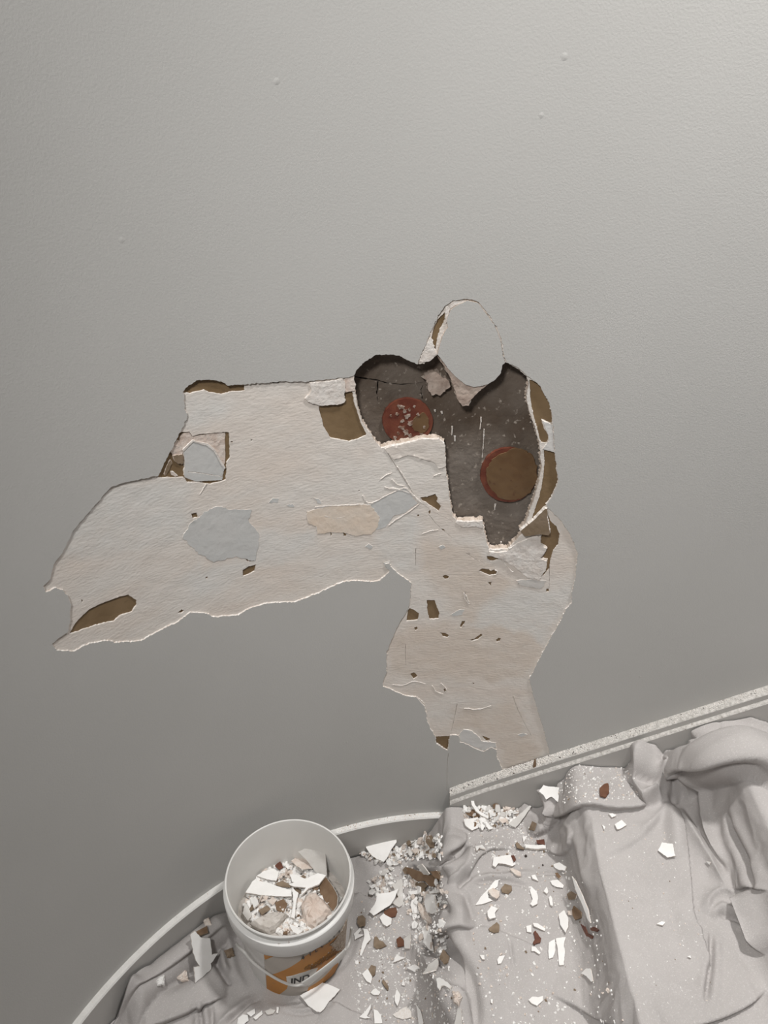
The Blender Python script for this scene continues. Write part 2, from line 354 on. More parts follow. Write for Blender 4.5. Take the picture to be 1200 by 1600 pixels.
# where the plaster has come off down to the brown undercoat
BARE = [
    z2((632, 146), (644, 122), (687, 88), (742, 84), (792, 93), (816, 112), (889, 106), (889, 138), (830, 142), (790, 152), (740, 145), (720, 135), (690, 142), (660, 150)),
    z1((160, 475), (195, 470), (208, 540), (232, 610), (256, 655), (225, 672), (180, 687), (100, 668), (70, 620), (50, 535), (130, 525), (160, 515)),
    z1((948, 420), (985, 436), (1024, 490), (1046, 550), (1050, 612), (1000, 592), (1010, 630), (1030, 660), (1025, 690), (995, 690), (985, 640), (962, 570), (952, 500)),
    z1((1008, 720), (1058, 730), (1076, 850), (1054, 900), (1022, 955), (985, 990), (962, 1018), (958, 1010), (990, 920), (1006, 840), (1012, 780)),
    z9((935, 150), (965, 215), (1020, 260), (1050, 340), (1035, 430), (990, 490), (960, 590), (955, 660), (900, 725), (880, 715), (925, 650), (935, 570), (870, 560), (905, 520), (930, 460), (870, 420), (865, 370), (890, 325), (940, 340), (960, 300)),
    z8((790, 155), (830, 148), (885, 130), (900, 160), (890, 180), (920, 210), (905, 242), (850, 205), (800, 175)),
    z2((155, 1155), (185, 1105), (240, 1050), (280, 1030), (370, 995), (405, 988), (440, 1010), (440, 1030), (420, 1060), (370, 1075), (345, 1098), (270, 1115), (200, 1140)),
    z3((252, 440), (258, 385), (268, 372), (300, 385), (320, 405), (310, 435), (280, 437)),
    z3((357, 330), (400, 330), (410, 370), (425, 400), (420, 425), (390, 432), (370, 430), (360, 390)),
    z3((400, 1040), (477, 1038), (469, 1115), (404, 1078)),
    z3((640, 1035), (685, 1050), (685, 1062), (665, 1065)),
    z3((425, 498), (455, 502), (475, 515), (465, 527), (440, 520)),
    z3((528, 470), (540, 440), (560, 435), (553, 455), (535, 475)),
    z3((575, 538), (605, 530), (640, 505), (648, 515), (625, 535), (590, 545)),
    z3((715, 540), (728, 525), (745, 530), (735, 545), (720, 550)),
    z3((290, 475), (305, 468), (312, 482), (298, 490)),
    z3((270, 715), (290, 706), (312, 728), (288, 742)),
    z3((443, 795), (455, 788), (460, 806), (448, 812)),
    z3((590, 762), (600, 760), (606, 767), (598, 772)),
    z3((440, 205), (455, 198), (475, 208), (468, 220), (450, 222)),
    z9((285, 680), (320, 658), (380, 665), (400, 680), (440, 665), (470, 690), (450, 715), (390, 725), (340, 705)),
    z9((365, 540), (420, 545), (480, 560), (470, 578), (430, 590), (395, 590), (368, 570)),
    z9((370, 785), (408, 785), (403, 825)), z9((655, 798), (690, 795), (690, 806), (665, 812)),
    z9((805, 620), (830, 650), (830, 680), (812, 670)), z9((740, 480), (765, 460), (745, 510), (722, 535)),
    z9((920, 850), (945, 845), (948, 875), (922, 878)), z9((0, 735), (14, 738), (8, 752), (0, 757)),
    z2((665, 650), (688, 645), (695, 665), (670, 672)), z2((733, 715), (752, 712), (760, 732), (740, 736)),
    z2((893, 838), (925, 836), (930, 848), (900, 852)), z2((880, 885), (905, 870), (937, 862), (930, 890), (905, 905), (882, 912)),
    z2((724, 914), (734, 912), (735, 921), (727, 922)), z2((608, 1066), (625, 1048), (640, 1056), (625, 1066)),
    z2((208, 1008), (220, 1012), (212, 1022)), z2((912, 340), (922, 339), (922, 348), (914, 348)), z2((830, 347), (840, 347), (840, 356), (832, 355)),
    z2((1000, 98), (1035, 98), (1030, 106), (1005, 105)), z2((1150, 96), (1185, 96), (1180, 102), (1155, 102)),
    z8((272, 210), (288, 206), (285, 218), (275, 220)), z8((226, 372), (234, 372), (236, 395), (228, 396)), z8((308, 372), (328, 372), (326, 396), (310, 396)),
    z8((766, 262), (780, 258), (782, 275), (770, 278)), z8((838, 245), (850, 232), (856, 250), (846, 264)), z8((402, 108), (411, 108), (411, 116), (403, 116)),
    z8((915, 352), (930, 350), (945, 365), (930, 364)),
    z1((556, 165), (588, 130), (592, 160), (570, 200), (556, 240), (548, 300), (530, 296), (528, 250), (540, 205)),
    z7((430, 238), (515, 236), (545, 285), (620, 262), (830, 243), (928, 245), (938, 510), (902, 560), (897, 740), (840, 762), (720, 787), (600, 765), (490, 767), (455, 712), (265, 718), (172, 716), (296, 460), (366, 290)),
]
CUTS = [  # old knife cuts and cracks
    z1((345, 735), (370, 775), (430, 870), (470, 935), (540, 985), (630, 1030)),
    z8((840, 260), (880, 310), (930, 360), (985, 405)), z8((1075, 500), (1130, 540), (1190, 568)),
    z3((515, 870), (505, 920), (490, 990), (482, 1020)), z3((805, 830), (830, 900), (870, 980), (905, 1040)),
    z3((247, 560), (245, 610), (248, 670)), z3((550, 900), (610, 905), (660, 898), (705, 884)),
    z3((455, 478), (490, 488), (530, 470)), z3((300, 60), (300, 150)), z9((955, 590), (952, 700), (950, 850)),
    z3((555, 290), (562, 320), (566, 345)),
    z7((500, 655), (640, 670), (760, 690), (860, 708)) , z7((690, 780), (660, 840), (625, 895)),
]
holes = [hole_l]
for i, b in enumerate(BARE): holes.append(W(b, step=.003, jag=.0005, seed=20+i))
for i, c in enumerate(CUTS[:-2]): holes.append(densify(slit(px_wall(c), .0011), .004, .00015, 70+i))
WARM = [z3((160, 560), (250, 470), (420, 460), (560, 470), (740, 462), (860, 492), (960, 560), (925, 655), (885, 735), (700, 760), (500, 740), (300, 735), (160, 700)),
        z3((500, 890), (700, 885), (800, 830), (850, 930), (905, 1040), (960, 1110), (900, 1190), (760, 1220), (735, 1130), (720, 1075), (640, 1035), (560, 1000), (490, 1010)),
        z3((330, 40), (620, 40), (690, 130), (800, 250), (620, 450), (480, 380), (420, 250), (330, 170))]
COOL = [z3((620, 455), (660, 350), (760, 280), (830, 265), (980, 278), (1120, 270), (1130, 340), (1062, 400), (1000, 530), (982, 560), (860, 490), (740, 460)),
        z2((150, 700), (330, 535), (520, 500), (640, 520), (660, 640), (620, 760), (420, 800), (200, 850), (90, 880)),
        z2((635, 155), (780, 155), (840, 200), (790, 260), (630, 300)), z2((640, 880), (900, 860), (960, 720), (1180, 720), (1180, 780), (1050, 830), (800, 940), (700, 1000)),
        z8((560, 350), (640, 290), (740, 270), (780, 330), (770, 520), (740, 640), (700, 640), (610, 580), (560, 540), (480, 440))]
WHITE = [z1((230, 800), (300, 715), (400, 690), (590, 670), (596, 800), (560, 850), (440, 870), (400, 900), (330, 905), (260, 940), (240, 870)), z3((200, 210), (320, 210), (420, 260), (350, 310), (280, 330))]
def plaster_tint(V):
    out = np.zeros((len(V), 3)); wz = .009*np.c_[vnoise(V[:, 0]*30+9, V[:, 1]*30+9, 41, 3), vnoise(V[:, 0]*30+9, V[:, 1]*30+9, 42, 3)]
    for k, (grp, amt) in enumerate(((WARM, .62), (COOL, .65), (WHITE, .6))):
        for poly in grp:
            P = densify(px_wall(poly), .02); acc = np.zeros(len(V))
            for a in range(10):
                acc += inside(V+wz*1.6+.013*math.sqrt((a+.5)/10)*np.array([math.cos(a*2.4), math.sin(a*2.4)]), P)
            out[:, k] = np.maximum(out[:, k], amt*acc/10)
    out *= (1+.45*vnoise(V[:, 0]*45+3, V[:, 1]*70+3, 43, 4))[:, None]
    return np.clip(out, 0, 1)
plaster = sheet('skim_plaster', [rect_dense(s0, s1, a0, a1)], holes, wall_map, -0.0026, -0.006, [M['plaster'], M['edge']], wall,
                grid=(.0055, .0055), bevel=.0013, seed=6, relief=.0007, rscale=48, tint=plaster_tint)
plaster['label'] = 'bare pinkish white skim plaster under the torn paint'
under = sheet('brown_undercoat', [rect_dense(s0, s1, a0, a1)], [hole_l], wall_map, -0.0048, -0.016, [M['brown'], M['edge_pink']], wall,
              grid=(.02, .03), bevel=.004, seed=7)
under['label'] = 'brown undercoat showing in chipped spots'

# dark render at the back of the hole, with a crack
hr = px_wall(HOLE); h0 = hr.min(0)-.04; h1 = hr.max(0)+.04
HN = -0.020
crack = [densify(slit(px_wall(z1(*c), HN), wd), .004, .0006, 90+i) for i, (c, wd) in enumerate([
    (((205, 405), (260, 415), (300, 420), (340, 432), (400, 437), (470, 432), (520, 425)), .0022),
    (((300, 425), (298, 470), (300, 510)), .0016), (((490, 500), (485, 460), (500, 430)), .0018)])]
render = sheet('dark_render_backing', [rect_dense(h0[0], h1[0], h0[1], h1[1])], crack, wall_map, HN, HN-.012, [M['render'], M['core']], wall,
               grid=(.008, .008), bevel=.0006, seed=8, relief=.0022, rscale=45)
render['label'] = 'dark brown-grey render at the back of the hole'
core = sheet('wall_core', [rect_dense(-1.68, 1.38, 0, 3.3)], [], wall_map, -.034, -.12, [M['core'], M['core']], wall, grid=(.05, .3), bevel=0)

# thin skims, fillers and lumps lying on the plaster
def skim(name, px, m, n=-.0017, nb=-.0032, bevel=.0018, jag=.0009, seed=0, edge='edge', relief=.0006, label=None):
    o = sheet(name, [W(px, step=.0035, jag=jag, seed=seed)], [], wall_map, n, nb, [M[m], M[edge]], wall, grid=(.008, .008), bevel=bevel, seed=seed, relief=relief, rscale=70)
    if label: o['label'] = label
    return o
skim('peach_skim', z8((80, 240), (200, 210), (330, 200), (470, 195), (530, 270), (520, 340), (480, 380), (380, 395), (330, 372), (305, 372), (236, 370), (145, 380), (140, 335), (85, 310)), 'peach', seed=101, label='peach coloured plaster patch')
skim('grey_filler', z8((470, 200), (590, 135), (690, 95), (720, 120), (770, 190), (690, 250), (620, 270), (570, 340), (500, 360), (535, 280)), 'grey_filler', n=-.0021, seed=102, bevel=.0012, label='smooth grey filler patch')
skim('grey_filler', z2((700, 665), (720, 640), (780, 615), (830, 632), (920, 630), (905, 680), (950, 740), (940, 810), (930, 850), (860, 830), (760, 850), (690, 810), (630, 750), (660, 690)), 'grey_filler', n=-.0020, seed=103, bevel=.0003, jag=.0015)
skim('fresh_plaster', [(484, 598), (510, 596), (535, 592), (538.5, 601), (538.5, 629), (527, 632.5), (502, 634), (486, 630), (478, 623), (487, 610)], 'fresh', n=-.0002, seed=104, relief=.0013, label='raised white plaster block beside the hole')
skim('pale_skim', [(539, 592), (553, 588), (555, 611), (541, 613)], 'pink', n=-.0012, seed=105)
skim('white_paper_scrap', z1((1002, 594), (1046, 612), (1050, 690), (1054, 728), (1005, 715), (1030, 680), (1030, 660)), 'plaster_blue', n=-.001, seed=106, jag=.0004)
skim('white_skim', z3((524, 1034), (545, 1000), (590, 1010), (630, 1045), (645, 1062), (690, 1068), (716, 1072), (718, 1100), (690, 1092), (650, 1112), (600, 1090), (560, 1072), (532, 1062)), 'plaster_blue', n=-.0012, seed=110, label='pale ragged skim edge above the skirting')
skim('fresh_plaster', z9((385, 490), (450, 505), (550, 490), (650, 420), (740, 375), (830, 345), (865, 370), (868, 420), (905, 450), (925, 465), (900, 515), (862, 560), (925, 580), (920, 650), (880, 715), (860, 760), (750, 740), (640, 650), (560, 600), (500, 565), (430, 545), (390, 530)), 'fresh', n=-.0006, seed=111, relief=.0018, label='crumbly white plaster below the hole')
skim('dirty_skim', z9((640, 770), (760, 755), (860, 770), (920, 770), (900, 820), (860, 850), (740, 825), (680, 810)), 'pale', n=-.0018, seed=112, relief=.0012)
skim('torn_paper_fold', z9((680, 290), (740, 235), (800, 190), (850, 140), (912, 78), (928, 80), (930, 160), (945, 250), (958, 310), (940, 330), (870, 318), (790, 330), (720, 340)), 'brown_light', n=.0035, nb=-.004, seed=113, jag=.0005, bevel=.0025, label='folded tan paper flap at the lower corner of the hole')
skim('torn_white_strip', z1((500, 345), (478, 342), (500, 290), (528, 240), (548, 300), (556, 310), (525, 340)), 'fresh', n=-.0012, seed=114)
skim('torn_white_strip', z1((592, 110), (620, 88), (690, 80), (640, 98), (608, 118), (598, 150), (592, 175), (590, 140)), 'fresh', n=-.0008, seed=115)
skim('pink_plaster_lump', z1((556, 318), (600, 372), (650, 422), (682, 442), (740, 440), (770, 440), (720, 482), (697, 505), (690, 530), (662, 532), (640, 505), (632, 470), (615, 420), (575, 350)), 'pink_dark', n=-.0012, nb=-.02, seed=116, jag=.0009, bevel=.003, edge='edge_pink', relief=.003, label='broken pinkish plaster under the hanging tongue')
skim('mortar_lump', z1((500, 425), (525, 405), (555, 398), (585, 425), (606, 432), (618, 462), (596, 476), (572, 502), (552, 492), (536, 500), (515, 470), (520, 448)), 'pink_dark', n=-.013, nb=-.021, seed=117, jag=.001, bevel=.004, edge='smear2', relief=.007, label='pale mortar lump in the hole')
skim('thick_plaster_edge', z1((330, 715), (370, 700), (430, 690), (490, 672), (560, 673), (584, 690), (592, 790), (560, 800), (540, 770), (430, 740), (370, 760)), 'plaster', n=-.0008, nb=-.004, seed=118, relief=.0016)
skim('crumbly_edge', z1((635, 1030), (640, 1022), (700, 1026), (745, 1022), (752, 1055), (720, 1045), (660, 1048)), 'fresh', n=-.0008, seed=119, relief=.0016)
RIDGES = [z8((130, 215), (220, 205), (330, 202), (430, 196)), z8((480, 195), (560, 150), (640, 110), (695, 88), (730, 125), (790, 185)), z8((590, 330), (640, 290), (700, 255), (780, 195)),
          z8((610, 40), (640, 75), (690, 80)), z8((540, 40), (580, 10), (610, 0)), z8((190, 270), (260, 285), (320, 270)), z8((870, 20), (920, 2)), z8((1060, 750), (1068, 790), (1090, 820)),
          z3((385, 775), (400, 805), (440, 820)), z3((430, 762), (455, 785), (460, 800)), z3((180, 770), (240, 775), (290, 748), (350, 765)), z3((300, 830), (325, 850), (345, 868)),
          z1((480, 760), (520, 750), (560, 768)), z1((385, 790), (410, 830), (440, 880)), z1((330, 880), (400, 890), (440, 905)), z9((485, 565), (540, 620), (590, 680), (612, 688)), z9((440, 670), (468, 680), (455, 712), (430, 715)),
          z7((690, 780), (650, 840), (622, 890)), z3((560, 300), (575, 340)), z8((800, 380), (860, 360), (900, 355)), z8((430, 140), (450, 190), (500, 185)), z3((550, 893), (620, 902), (690, 880))]
for i, c in enumerate(RIDGES):
    sheet('plaster_ridge', [densify(slit(smooth_poly(px_wall(c), 1), .0015), .0025, .0007, 300+i)], [], wall_map, -.0014, -.0030, [M['fresh'], M['edge']], wall, grid=(.01, .01), bevel=.0012, seed=300+i)
for i, c in enumerate([z2((985, 605), (1005, 585), (1028, 588), (1025, 606)), z2((1060, 612), (1085, 610), (1092, 622), (1070, 622)), z8((440, 460), (465, 440), (495, 460), (480, 475)), z8((560, 560), (595, 555), (600, 590), (580, 600), (565, 580)),
                       z8((900, 462), (930, 448), (945, 465), (920, 478)), z8((125, 155), (155, 160), (170, 192), (150, 190)), z3((480, 405), (520, 380), (552, 378), (540, 405), (500, 412)), z3((830, 1030), (860, 1022), (880, 1030), (850, 1042))]):
    skim('grey_spot', c, 'grey_filler', n=-.0019, seed=330+i, bevel=.0004)
# square cut around the old round socket
skim('pink_filler', z7((412, 300), (440, 262), (512, 245), (545, 292), (700, 265), (830, 252), (885, 255), (888, 560), (862, 612), (830, 545), (770, 432), (700, 380), (550, 338), (450, 425), (425, 400)), 'pink', n=-.0036, nb=-.0048, seed=130, jag=.0004, bevel=.001, edge='edge_pink')
sock_cut = [densify(slit(px_wall(CUTS[-2]), .0016), .003, .0002, 131)]
so = sheet('round_filler_plug', [W(z7((448, 440), (480, 405), (550, 335), (620, 355), (700, 372), (770, 428), (830, 540), (880, 612), (858, 690), (850, 742), (720, 748), (590, 758), (480, 718), (458, 690), (468, 560)), step=.003, jag=.0003, seed=132)], sock_cut,
           wall_map, -.0028, -.0048, [M['grey_filler'], M['edge']], wall, grid=(.006, .006), bevel=.0022, seed=133)
so['label'] = 'round grey filler plug in a square cut'
skim('white_ring_edge', z7((440, 425), (480, 385), (548, 322), (620, 345), (700, 362), (775, 418), (845, 545), (888, 615), (870, 622), (825, 545), (765, 436), (695, 382), (550, 345), (482, 412), (452, 445)), 'fresh', n=-.0019, nb=-.004, seed=134, jag=.0003, bevel=.0008)
skim('pink_filler', z7((318, 440), (345, 370), (400, 330), (430, 360), (445, 460), (410, 490), (345, 480)), 'pink', n=-.0034, nb=-.005, seed=135, jag=.0006, edge='edge_pink')
skim('tan_lump', z7((345, 490), (440, 475), (455, 560), (430, 580), (370, 550)), 'brown_light', n=-.002, nb=-.005, seed=136, jag=.0008, edge='edge_pink', relief=.002)
skim('tan_lump', z7((280, 600), (315, 540), (330, 570), (300, 640), (270, 700), (255, 680)), 'brown_light', n=-.003, nb=-.005, seed=137, jag=.0006, edge='edge_pink', relief=.002)
skim('pink_filler', z7((320, 655), (350, 665), (392, 700), (370, 708), (335, 690)), 'pink', n=-.0035, nb=-.005, seed=138, jag=.0004)

# two round discs set in the back of the hole
def disc(cx, cy, rx, ry, m, label, seed):
    a = np.linspace(0, 2*math.pi, 48, endpoint=False)
    px = [(cx+rx*math.cos(t), cy+ry*math.sin(t)) for t in a]
    o = sheet('round_disc', [W(px, HN, .006, .0004, seed)], [], wall_map, HN+.0045, HN-.002, [M['rust'], M['rust']], wall, grid=(.006, .006), bevel=.0014, seed=seed, relief=.0012, rscale=90)
    o['label'] = label
    return o
d1 = disc(636.5, 657, 39, 36, 'rust', 'rust-red disc smeared with plaster', 150)
d2 = disc(794, 740.5, 43.5, 42, 'rust', 'brown disc with a red rim', 151)
def on_disc(parent, px, m, n, seed, name, relief=.0008):
    return sheet(name, [W(px, HN+.0045, .004, .0012, seed)], [], wall_map, HN+n-.0025, HN+.003, [M[m], M[m]], parent, grid=(.005, .005), bevel=.001, seed=seed, relief=relief, rscale=120)
zK = zoom(580, 600, 4.2857)
on_disc(d2, zK((880, 462), (950, 430), (1020, 440), (1080, 485), (1106, 550), (1104, 645), (1070, 720), (1005, 765), (930, 776), (855, 760), (800, 705), (772, 640), (768, 570), (805, 505)), 'rustbrown', .0082, 152, 'brown_film')
on_disc(d1, zK((290, 220), (350, 190), (385, 230), (385, 290), (340, 330), (290, 310), (275, 260)), 'rustbrown', .0082, 153, 'brown_film')
rs = np.random.default_rng(77)
for q, (cx, cy, sz) in enumerate([(195, 150, 26), (225, 178, 22), (255, 172, 18), (240, 215, 24), (212, 250, 16), (255, 262, 26), (205, 295, 26), (235, 325, 24), (260, 345, 16), (175, 200, 12), (180, 330, 12), (290, 150, 10), (310, 200, 12), (330, 330, 14), (355, 290, 12), (130, 210, 12), (160, 365, 14)]):
    an = np.linspace(0, 6.283, 9, endpoint=False); rr = sz*rs.uniform(.35, 1.1, 9)
    on_disc(d1, zK(*[(cx+r_*math.cos(a_)*rs.uniform(.6, 1.3), cy+r_*math.sin(a_)) for a_, r_ in zip(an, rr)]), 'smear', .0080+.0006*rs.random(), 400+q, 'plaster_smear', .001)
# plaster runs on the render
for i, (px, wd) in enumerate([(zK((756, 300), (752, 380), (743, 490)), .0016), (zK((735, 220), (735, 250), (728, 300)), .0022), (zK((832, 800), (826, 840)), .003),
                              (zK((560, 345), (560, 380)), .003), (zK((543, 280), (538, 340)), .003), (z9((497, 395), (490, 425)), .003), (zK((425, 170), (428, 185)), .003), (zK((470, 180), (474, 198)), .003)]):
    sheet('plaster_run', [densify(slit(px_wall(px, HN), wd), .002, .0004, 160+i)], [], wall_map, HN+.0022, HN-.002, [M['edge'], M['edge']], wall, grid=(.01, .01), bevel=.0004)

# small knocks and specks on the painted wall
def knock(px, r, h):
    c = px_wall([px])[0]; V = []; F = []
    for k, (q, hh) in enumerate([(1, 0.0001), (.7, .5*h), (.35, .9*h)]):
        for t in range(14):
            V.append((c[0]+r*q*math.cos(t*2*math.pi/14)*(1+.15*math.sin(3*t)), c[1]+r*q*math.sin(t*2*math.pi/14), hh))
    V.append((c[0], c[1], h))
    V = np.array(V); P = np.concatenate([wall_map(v[None, :2], v[2]) for v in V])
    for k in range(2):
        for t in range(14):
            a, b = k*14+t, k*14+(t+1) % 14
            F.append((a, b, b+14, a+14))
    for t in range(14): F.append((28+t, 28+(t+1) % 14, 42))
    F = [tuple(f) for f in F]
    link('paint_nib', mesh('paint_nib', P, F, M['paint'], smooth=True), wall)
for px, r, h in [((432, 127), .0045, .0007), ((190, 375), .0042, .0005), ((846, 180), .004, .0005), ((542, 1160), .0025, .0007), ((1000, 1057), .0025, .0006), ((882, 88), .005, .0006)]:
    knock(px, r, h)

# ------------------------------------------------------------------ landing, stairs, skirtings
RISE, GO, X1 = 0.17, 0.278, 0.150
def prism(name, outline, zlo, zhi, m):
    n = len(outline)
    V = [(x, y, zlo) for x, y in outline]+[(x, y, zhi) for x, y in outline]
    F = [tuple(range(n))[::-1], tuple(range(n, 2*n))]+[(i, (i+1) % n, n+(i+1) % n, n+i) for i in range(n)]
    return link(name, mesh(name, V, F, m))
arc = [tuple(p[:2]) for p in wall_map(np.c_[np.linspace(-1.66, 0.0, 60), np.zeros(60)], 0.0)]
fl = prism('floor', arc+[(.163, -.55), (-.7, -.55)], -.05, 0.0, M['floor']); tag(fl, kind='structure')
for k in range(4):
    xa = X1+.021+k*GO; xb = min(xa+GO+.03, 1.36)
    ys = [(x, float(np.interp(x, _x[_i0-1200:], _y[_i0-1200:]))-.001) for x in np.linspace(xb, xa, 8)]
    st = prism('stair_step', [(xa, .02), (xb, .02)]+ys, 0.0, RISE*(k+1), M['floor']); tag(st, kind='structure')

def sweep(name, svals, prof, zfun, mats, mi, ends=True):
    V = []; F = []; I = []
    n = len(prof)
    for s in svals:
        for (pn, dz) in prof:
            V.append(wall_map(np.array([[s, max(0.0, zfun(s)+dz)]]), pn)[0])
    for k in range(len(svals)-1):
        for i in range(n-1):
            F.append((k*n+i, k*n+i+1, (k+1)*n+i+1, (k+1)*n+i)); I.append(mi[i])
    if ends:
        F.append(tuple(range(n))); I.append(0); F.append(tuple(reversed(range((len(svals)-1)*n, len(svals)*n)))); I.append(0)
    me = mesh(name, V, F, mats, I)
    bm = bmesh.new(); bm.from_mesh(me); bmesh.ops.recalc_face_normals(bm, faces=bm.faces); bm.to_mesh(me); bm.free()
    return link(name, me)
bl = sweep('baseboard_left', np.linspace(-1.66, s_at_x(.152), 110), [(0, .12), (.0125, .12), (.015, .117), (.015, 0)], lambda s: 0.0,
           [M['paint2'], M['ledge_clean']], [1, 1, 0])
tag(bl, 'curved grey baseboard along the landing with a pale dusty top', kind='structure')
SZ = lambda s: .214+.611*s
br = sweep('baseboard_right', np.linspace(s_at_x(.157), 1.36, 40), [(0, 0), (.0205, 0), (.022, -.0015), (.022, -.0165), (.028, -.018), (.0305, -.0205), (.0305, -1.0)], SZ,
           [M['paint2'], M['ledge']], [1, 1, 0, 1, 1, 0])
tag(br, 'grey stair skirting climbing to the right, its ledge covered in plaster dust', kind='structure')

# ================================================================== DROP CLOTH
def profile():
    pts = [(-.80, 0), (.02, 0), (.066, .006), (.098, .028), (.120, .072), (.137, .128), (.145, .153), (.151, .167), (.162, .172)]
    for k in range(1, 5):
        x = X1+k*GO; z = RISE*k
        pts += [(x-.115, z), (x-.062, z+.003), (x-.036, z+.016), (x-.022, z+.05), (x-.012, z+.115), (x-.007, z+.150), (x, z+.167), (x+.013, z+.172)]
    pts.append((1.33, RISE*5-.17+.17))
    P = np.array(pts); P = P[P[:, 0] < 1.32]
    for _ in range(2):                                   # corner cutting
        Q = [P[0]]
        for a, b in zip(P[:-1], P[1:]): Q += [a*.75+b*.25, a*.25+b*.75]
        P = np.array(Q+[P[-1]])
    d = np.r_[0, np.cumsum(np.linalg.norm(np.diff(P, axis=0), axis=1))]
    return P, d
PP, PD = profile()
CL = .011
def prof_at(u):
    x = np.interp(u, PD, PP[:, 0]); z = np.interp(u, PD, PP[:, 1])+CL
    e = .004
    tx = np.interp(u+e, PD, PP[:, 0])-np.interp(u-e, PD, PP[:, 0]); tz = np.interp(u+e, PD, PP[:, 1])-np.interp(u-e, PD, PP[:, 1])
    l = np.hypot(tx, tz)+1e-9
    return x, z, -tz/l, tx/l
def px_cloth(pts, up=0.0):
    """pixel -> (u, y) on the undisturbed cloth"""
    out = []
    for d in rays(pts):
        best = None
        for i in range(len(PP)-1):
            x0, z0 = PP[i]; x1, z1_ = PP[i+1]; z0 += CL+up; z1_ += CL+up
            A = np.array([[d[0], -(x1-x0)], [d[2], -(z1_-z0)]])
            det = np.linalg.det(A)
            if abs(det) < 1e-12: continue
            t, q = np.linalg.solve(A, np.array([x0, z0-CAM_H]))
            if t > 0 and -1e-6 <= q <= 1+1e-6 and (best is None or t < best[0]): best = (t, PD[i]+q*(PD[i+1]-PD[i]))
        if best is None: continue
        out.append((best[1], d[1]*best[0]))
    return np.array(out)

BX, BY, BZ = -.197, .921, .0118     # bucket base
def ylim(x):
    left = WCY+np.sqrt(np.maximum((WR-.019)**2-(x-WCX)**2, 1e-6))
    right = np.interp(x, _x[_i0-900:], _y[_i0-900:])-.033
    w_ = np.clip((x-.10)/.06, 0, 1)
    return np.where(x < .10, left, left*(1-w_)+right*w_) if True else left

du = .0029
U = np.arange(PD[0], PD[-1], du); NV = 300
ux, uz, unx, unz = prof_at(U)
keep = ux > (WCX-WR+.03)
U, ux, uz, unx, unz = U[keep], ux[keep], uz[keep], unx[keep], unz[keep]
YL = np.where(ux < .16, np.minimum(ylim(np.minimum(ux, .16)), 9), np.interp(ux, _x[_i0-900:], _y[_i0-900:])-.033)
YB = np.minimum(.16, YL-.05)
vv = np.linspace(0, 1, NV)
YY = YB[:, None]+(YL-YB)[:, None]*vv[None, :]
UU = np.repeat(U[:, None], NV, 1)

def seg_dist(poly):
    D = np.full(UU.shape, 9.0); SD = np.zeros_like(D); T = np.zeros_like(D)
    L = np.r_[0, np.cumsum(np.linalg.norm(np.diff(poly, axis=0), axis=1))]
    for i in range(len(poly)-1):
        a, b = poly[i], poly[i+1]; ab = b-a; l2 = (ab**2).sum()+1e-12
        t = np.clip(((UU-a[0])*ab[0]+(YY-a[1])*ab[1])/l2, 0, 1)
        dx = UU-(a[0]+t*ab[0]); dy = YY-(a[1]+t*ab[1]); d = np.hypot(dx, dy)
        sg = np.sign(ab[0]*dy-ab[1]*dx)
        m = d < D
        D[m] = d[m]; SD[m] = (sg*d)[m]; T[m] = ((L[i]+t*(L[i+1]-L[i]))/L[-1])[m]
    return D, SD, T
rid = lambda a, b, sd: (1-np.abs(vnoise(a, b, sd, 2))*2.2)
wx = vnoise(UU*7, YY*7, 21, 2); wy = vnoise(UU*7+40, YY*7, 22, 2)
disp = .0022*np.clip(rid(UU*11+1.2*wx, YY*8+1.2*wy, 23), -.5, 1)+.0013*np.clip(rid(UU*26+2*wx, YY*20+2*wy, 24), -.4, 1)
disp = disp+.0028*vnoise(UU*9, YY*9, 3, 3)+.0012*vnoise(UU*34+3*vnoise(UU*6, YY*6, 8, 2), YY*22, 4, 3)+.0006*vnoise(UU*80, YY*80, 5, 2)
LAT = np.zeros(UU.shape+(2,))
def fold(kind, px, h, wd, wd2=None, ends=(1, 1), ov=None, tl=.18):
    """kind: ridge, roll, crease, or edge (a fold lying over its neighbour, high on the left-hand side)"""
    global disp, LAT
    P = smooth_poly(px_cloth(px, .75*h if kind != 'crease' else .004))
    D, SD, T = seg_dist(P)
    tp = np.ones_like(T)
    if ends[0]: tp *= np.clip(T/tl, 0, 1)**.7
    if ends[1]: tp *= np.clip((1-T)/tl, 0, 1)**.7
    if kind == 'ridge': g = np.exp(-(D/wd)**2)
    elif kind == 'sharp': g = np.exp(-np.abs(D/wd)**1.15)
    elif kind == 'roll': g = np.sqrt(np.clip(1-(D/wd)**2, 0, 1))
    elif kind == 'crease': g = -np.exp(-(D/wd)**2)+.40*np.exp(-((D-2.4*wd)/(1.8*wd))**2)
    elif kind == 'edge':
        w2 = wd2 or .005
        g = np.where(SD > 0, np.exp(-(SD/wd)**2), np.clip(1+SD/w2, 0, 1)**1.5)
        ov = .5*h if ov is None else ov
        t = np.gradient(P, axis=0); t /= np.linalg.norm(t, axis=1)[:, None]+1e-9
        ti = (T*(len(P)-1)).astype(int)
        nl = np.stack([t[ti, 1], -t[ti, 0]], -1)          # towards the low side
        q = np.where(SD > 0, np.exp(-(SD/(wd*.6))**2), np.clip(1+SD/w2, 0, 1))
        LAT = LAT+nl*(ov*q*tp)[..., None]
    disp = disp+h*g*tp
F_ = fold
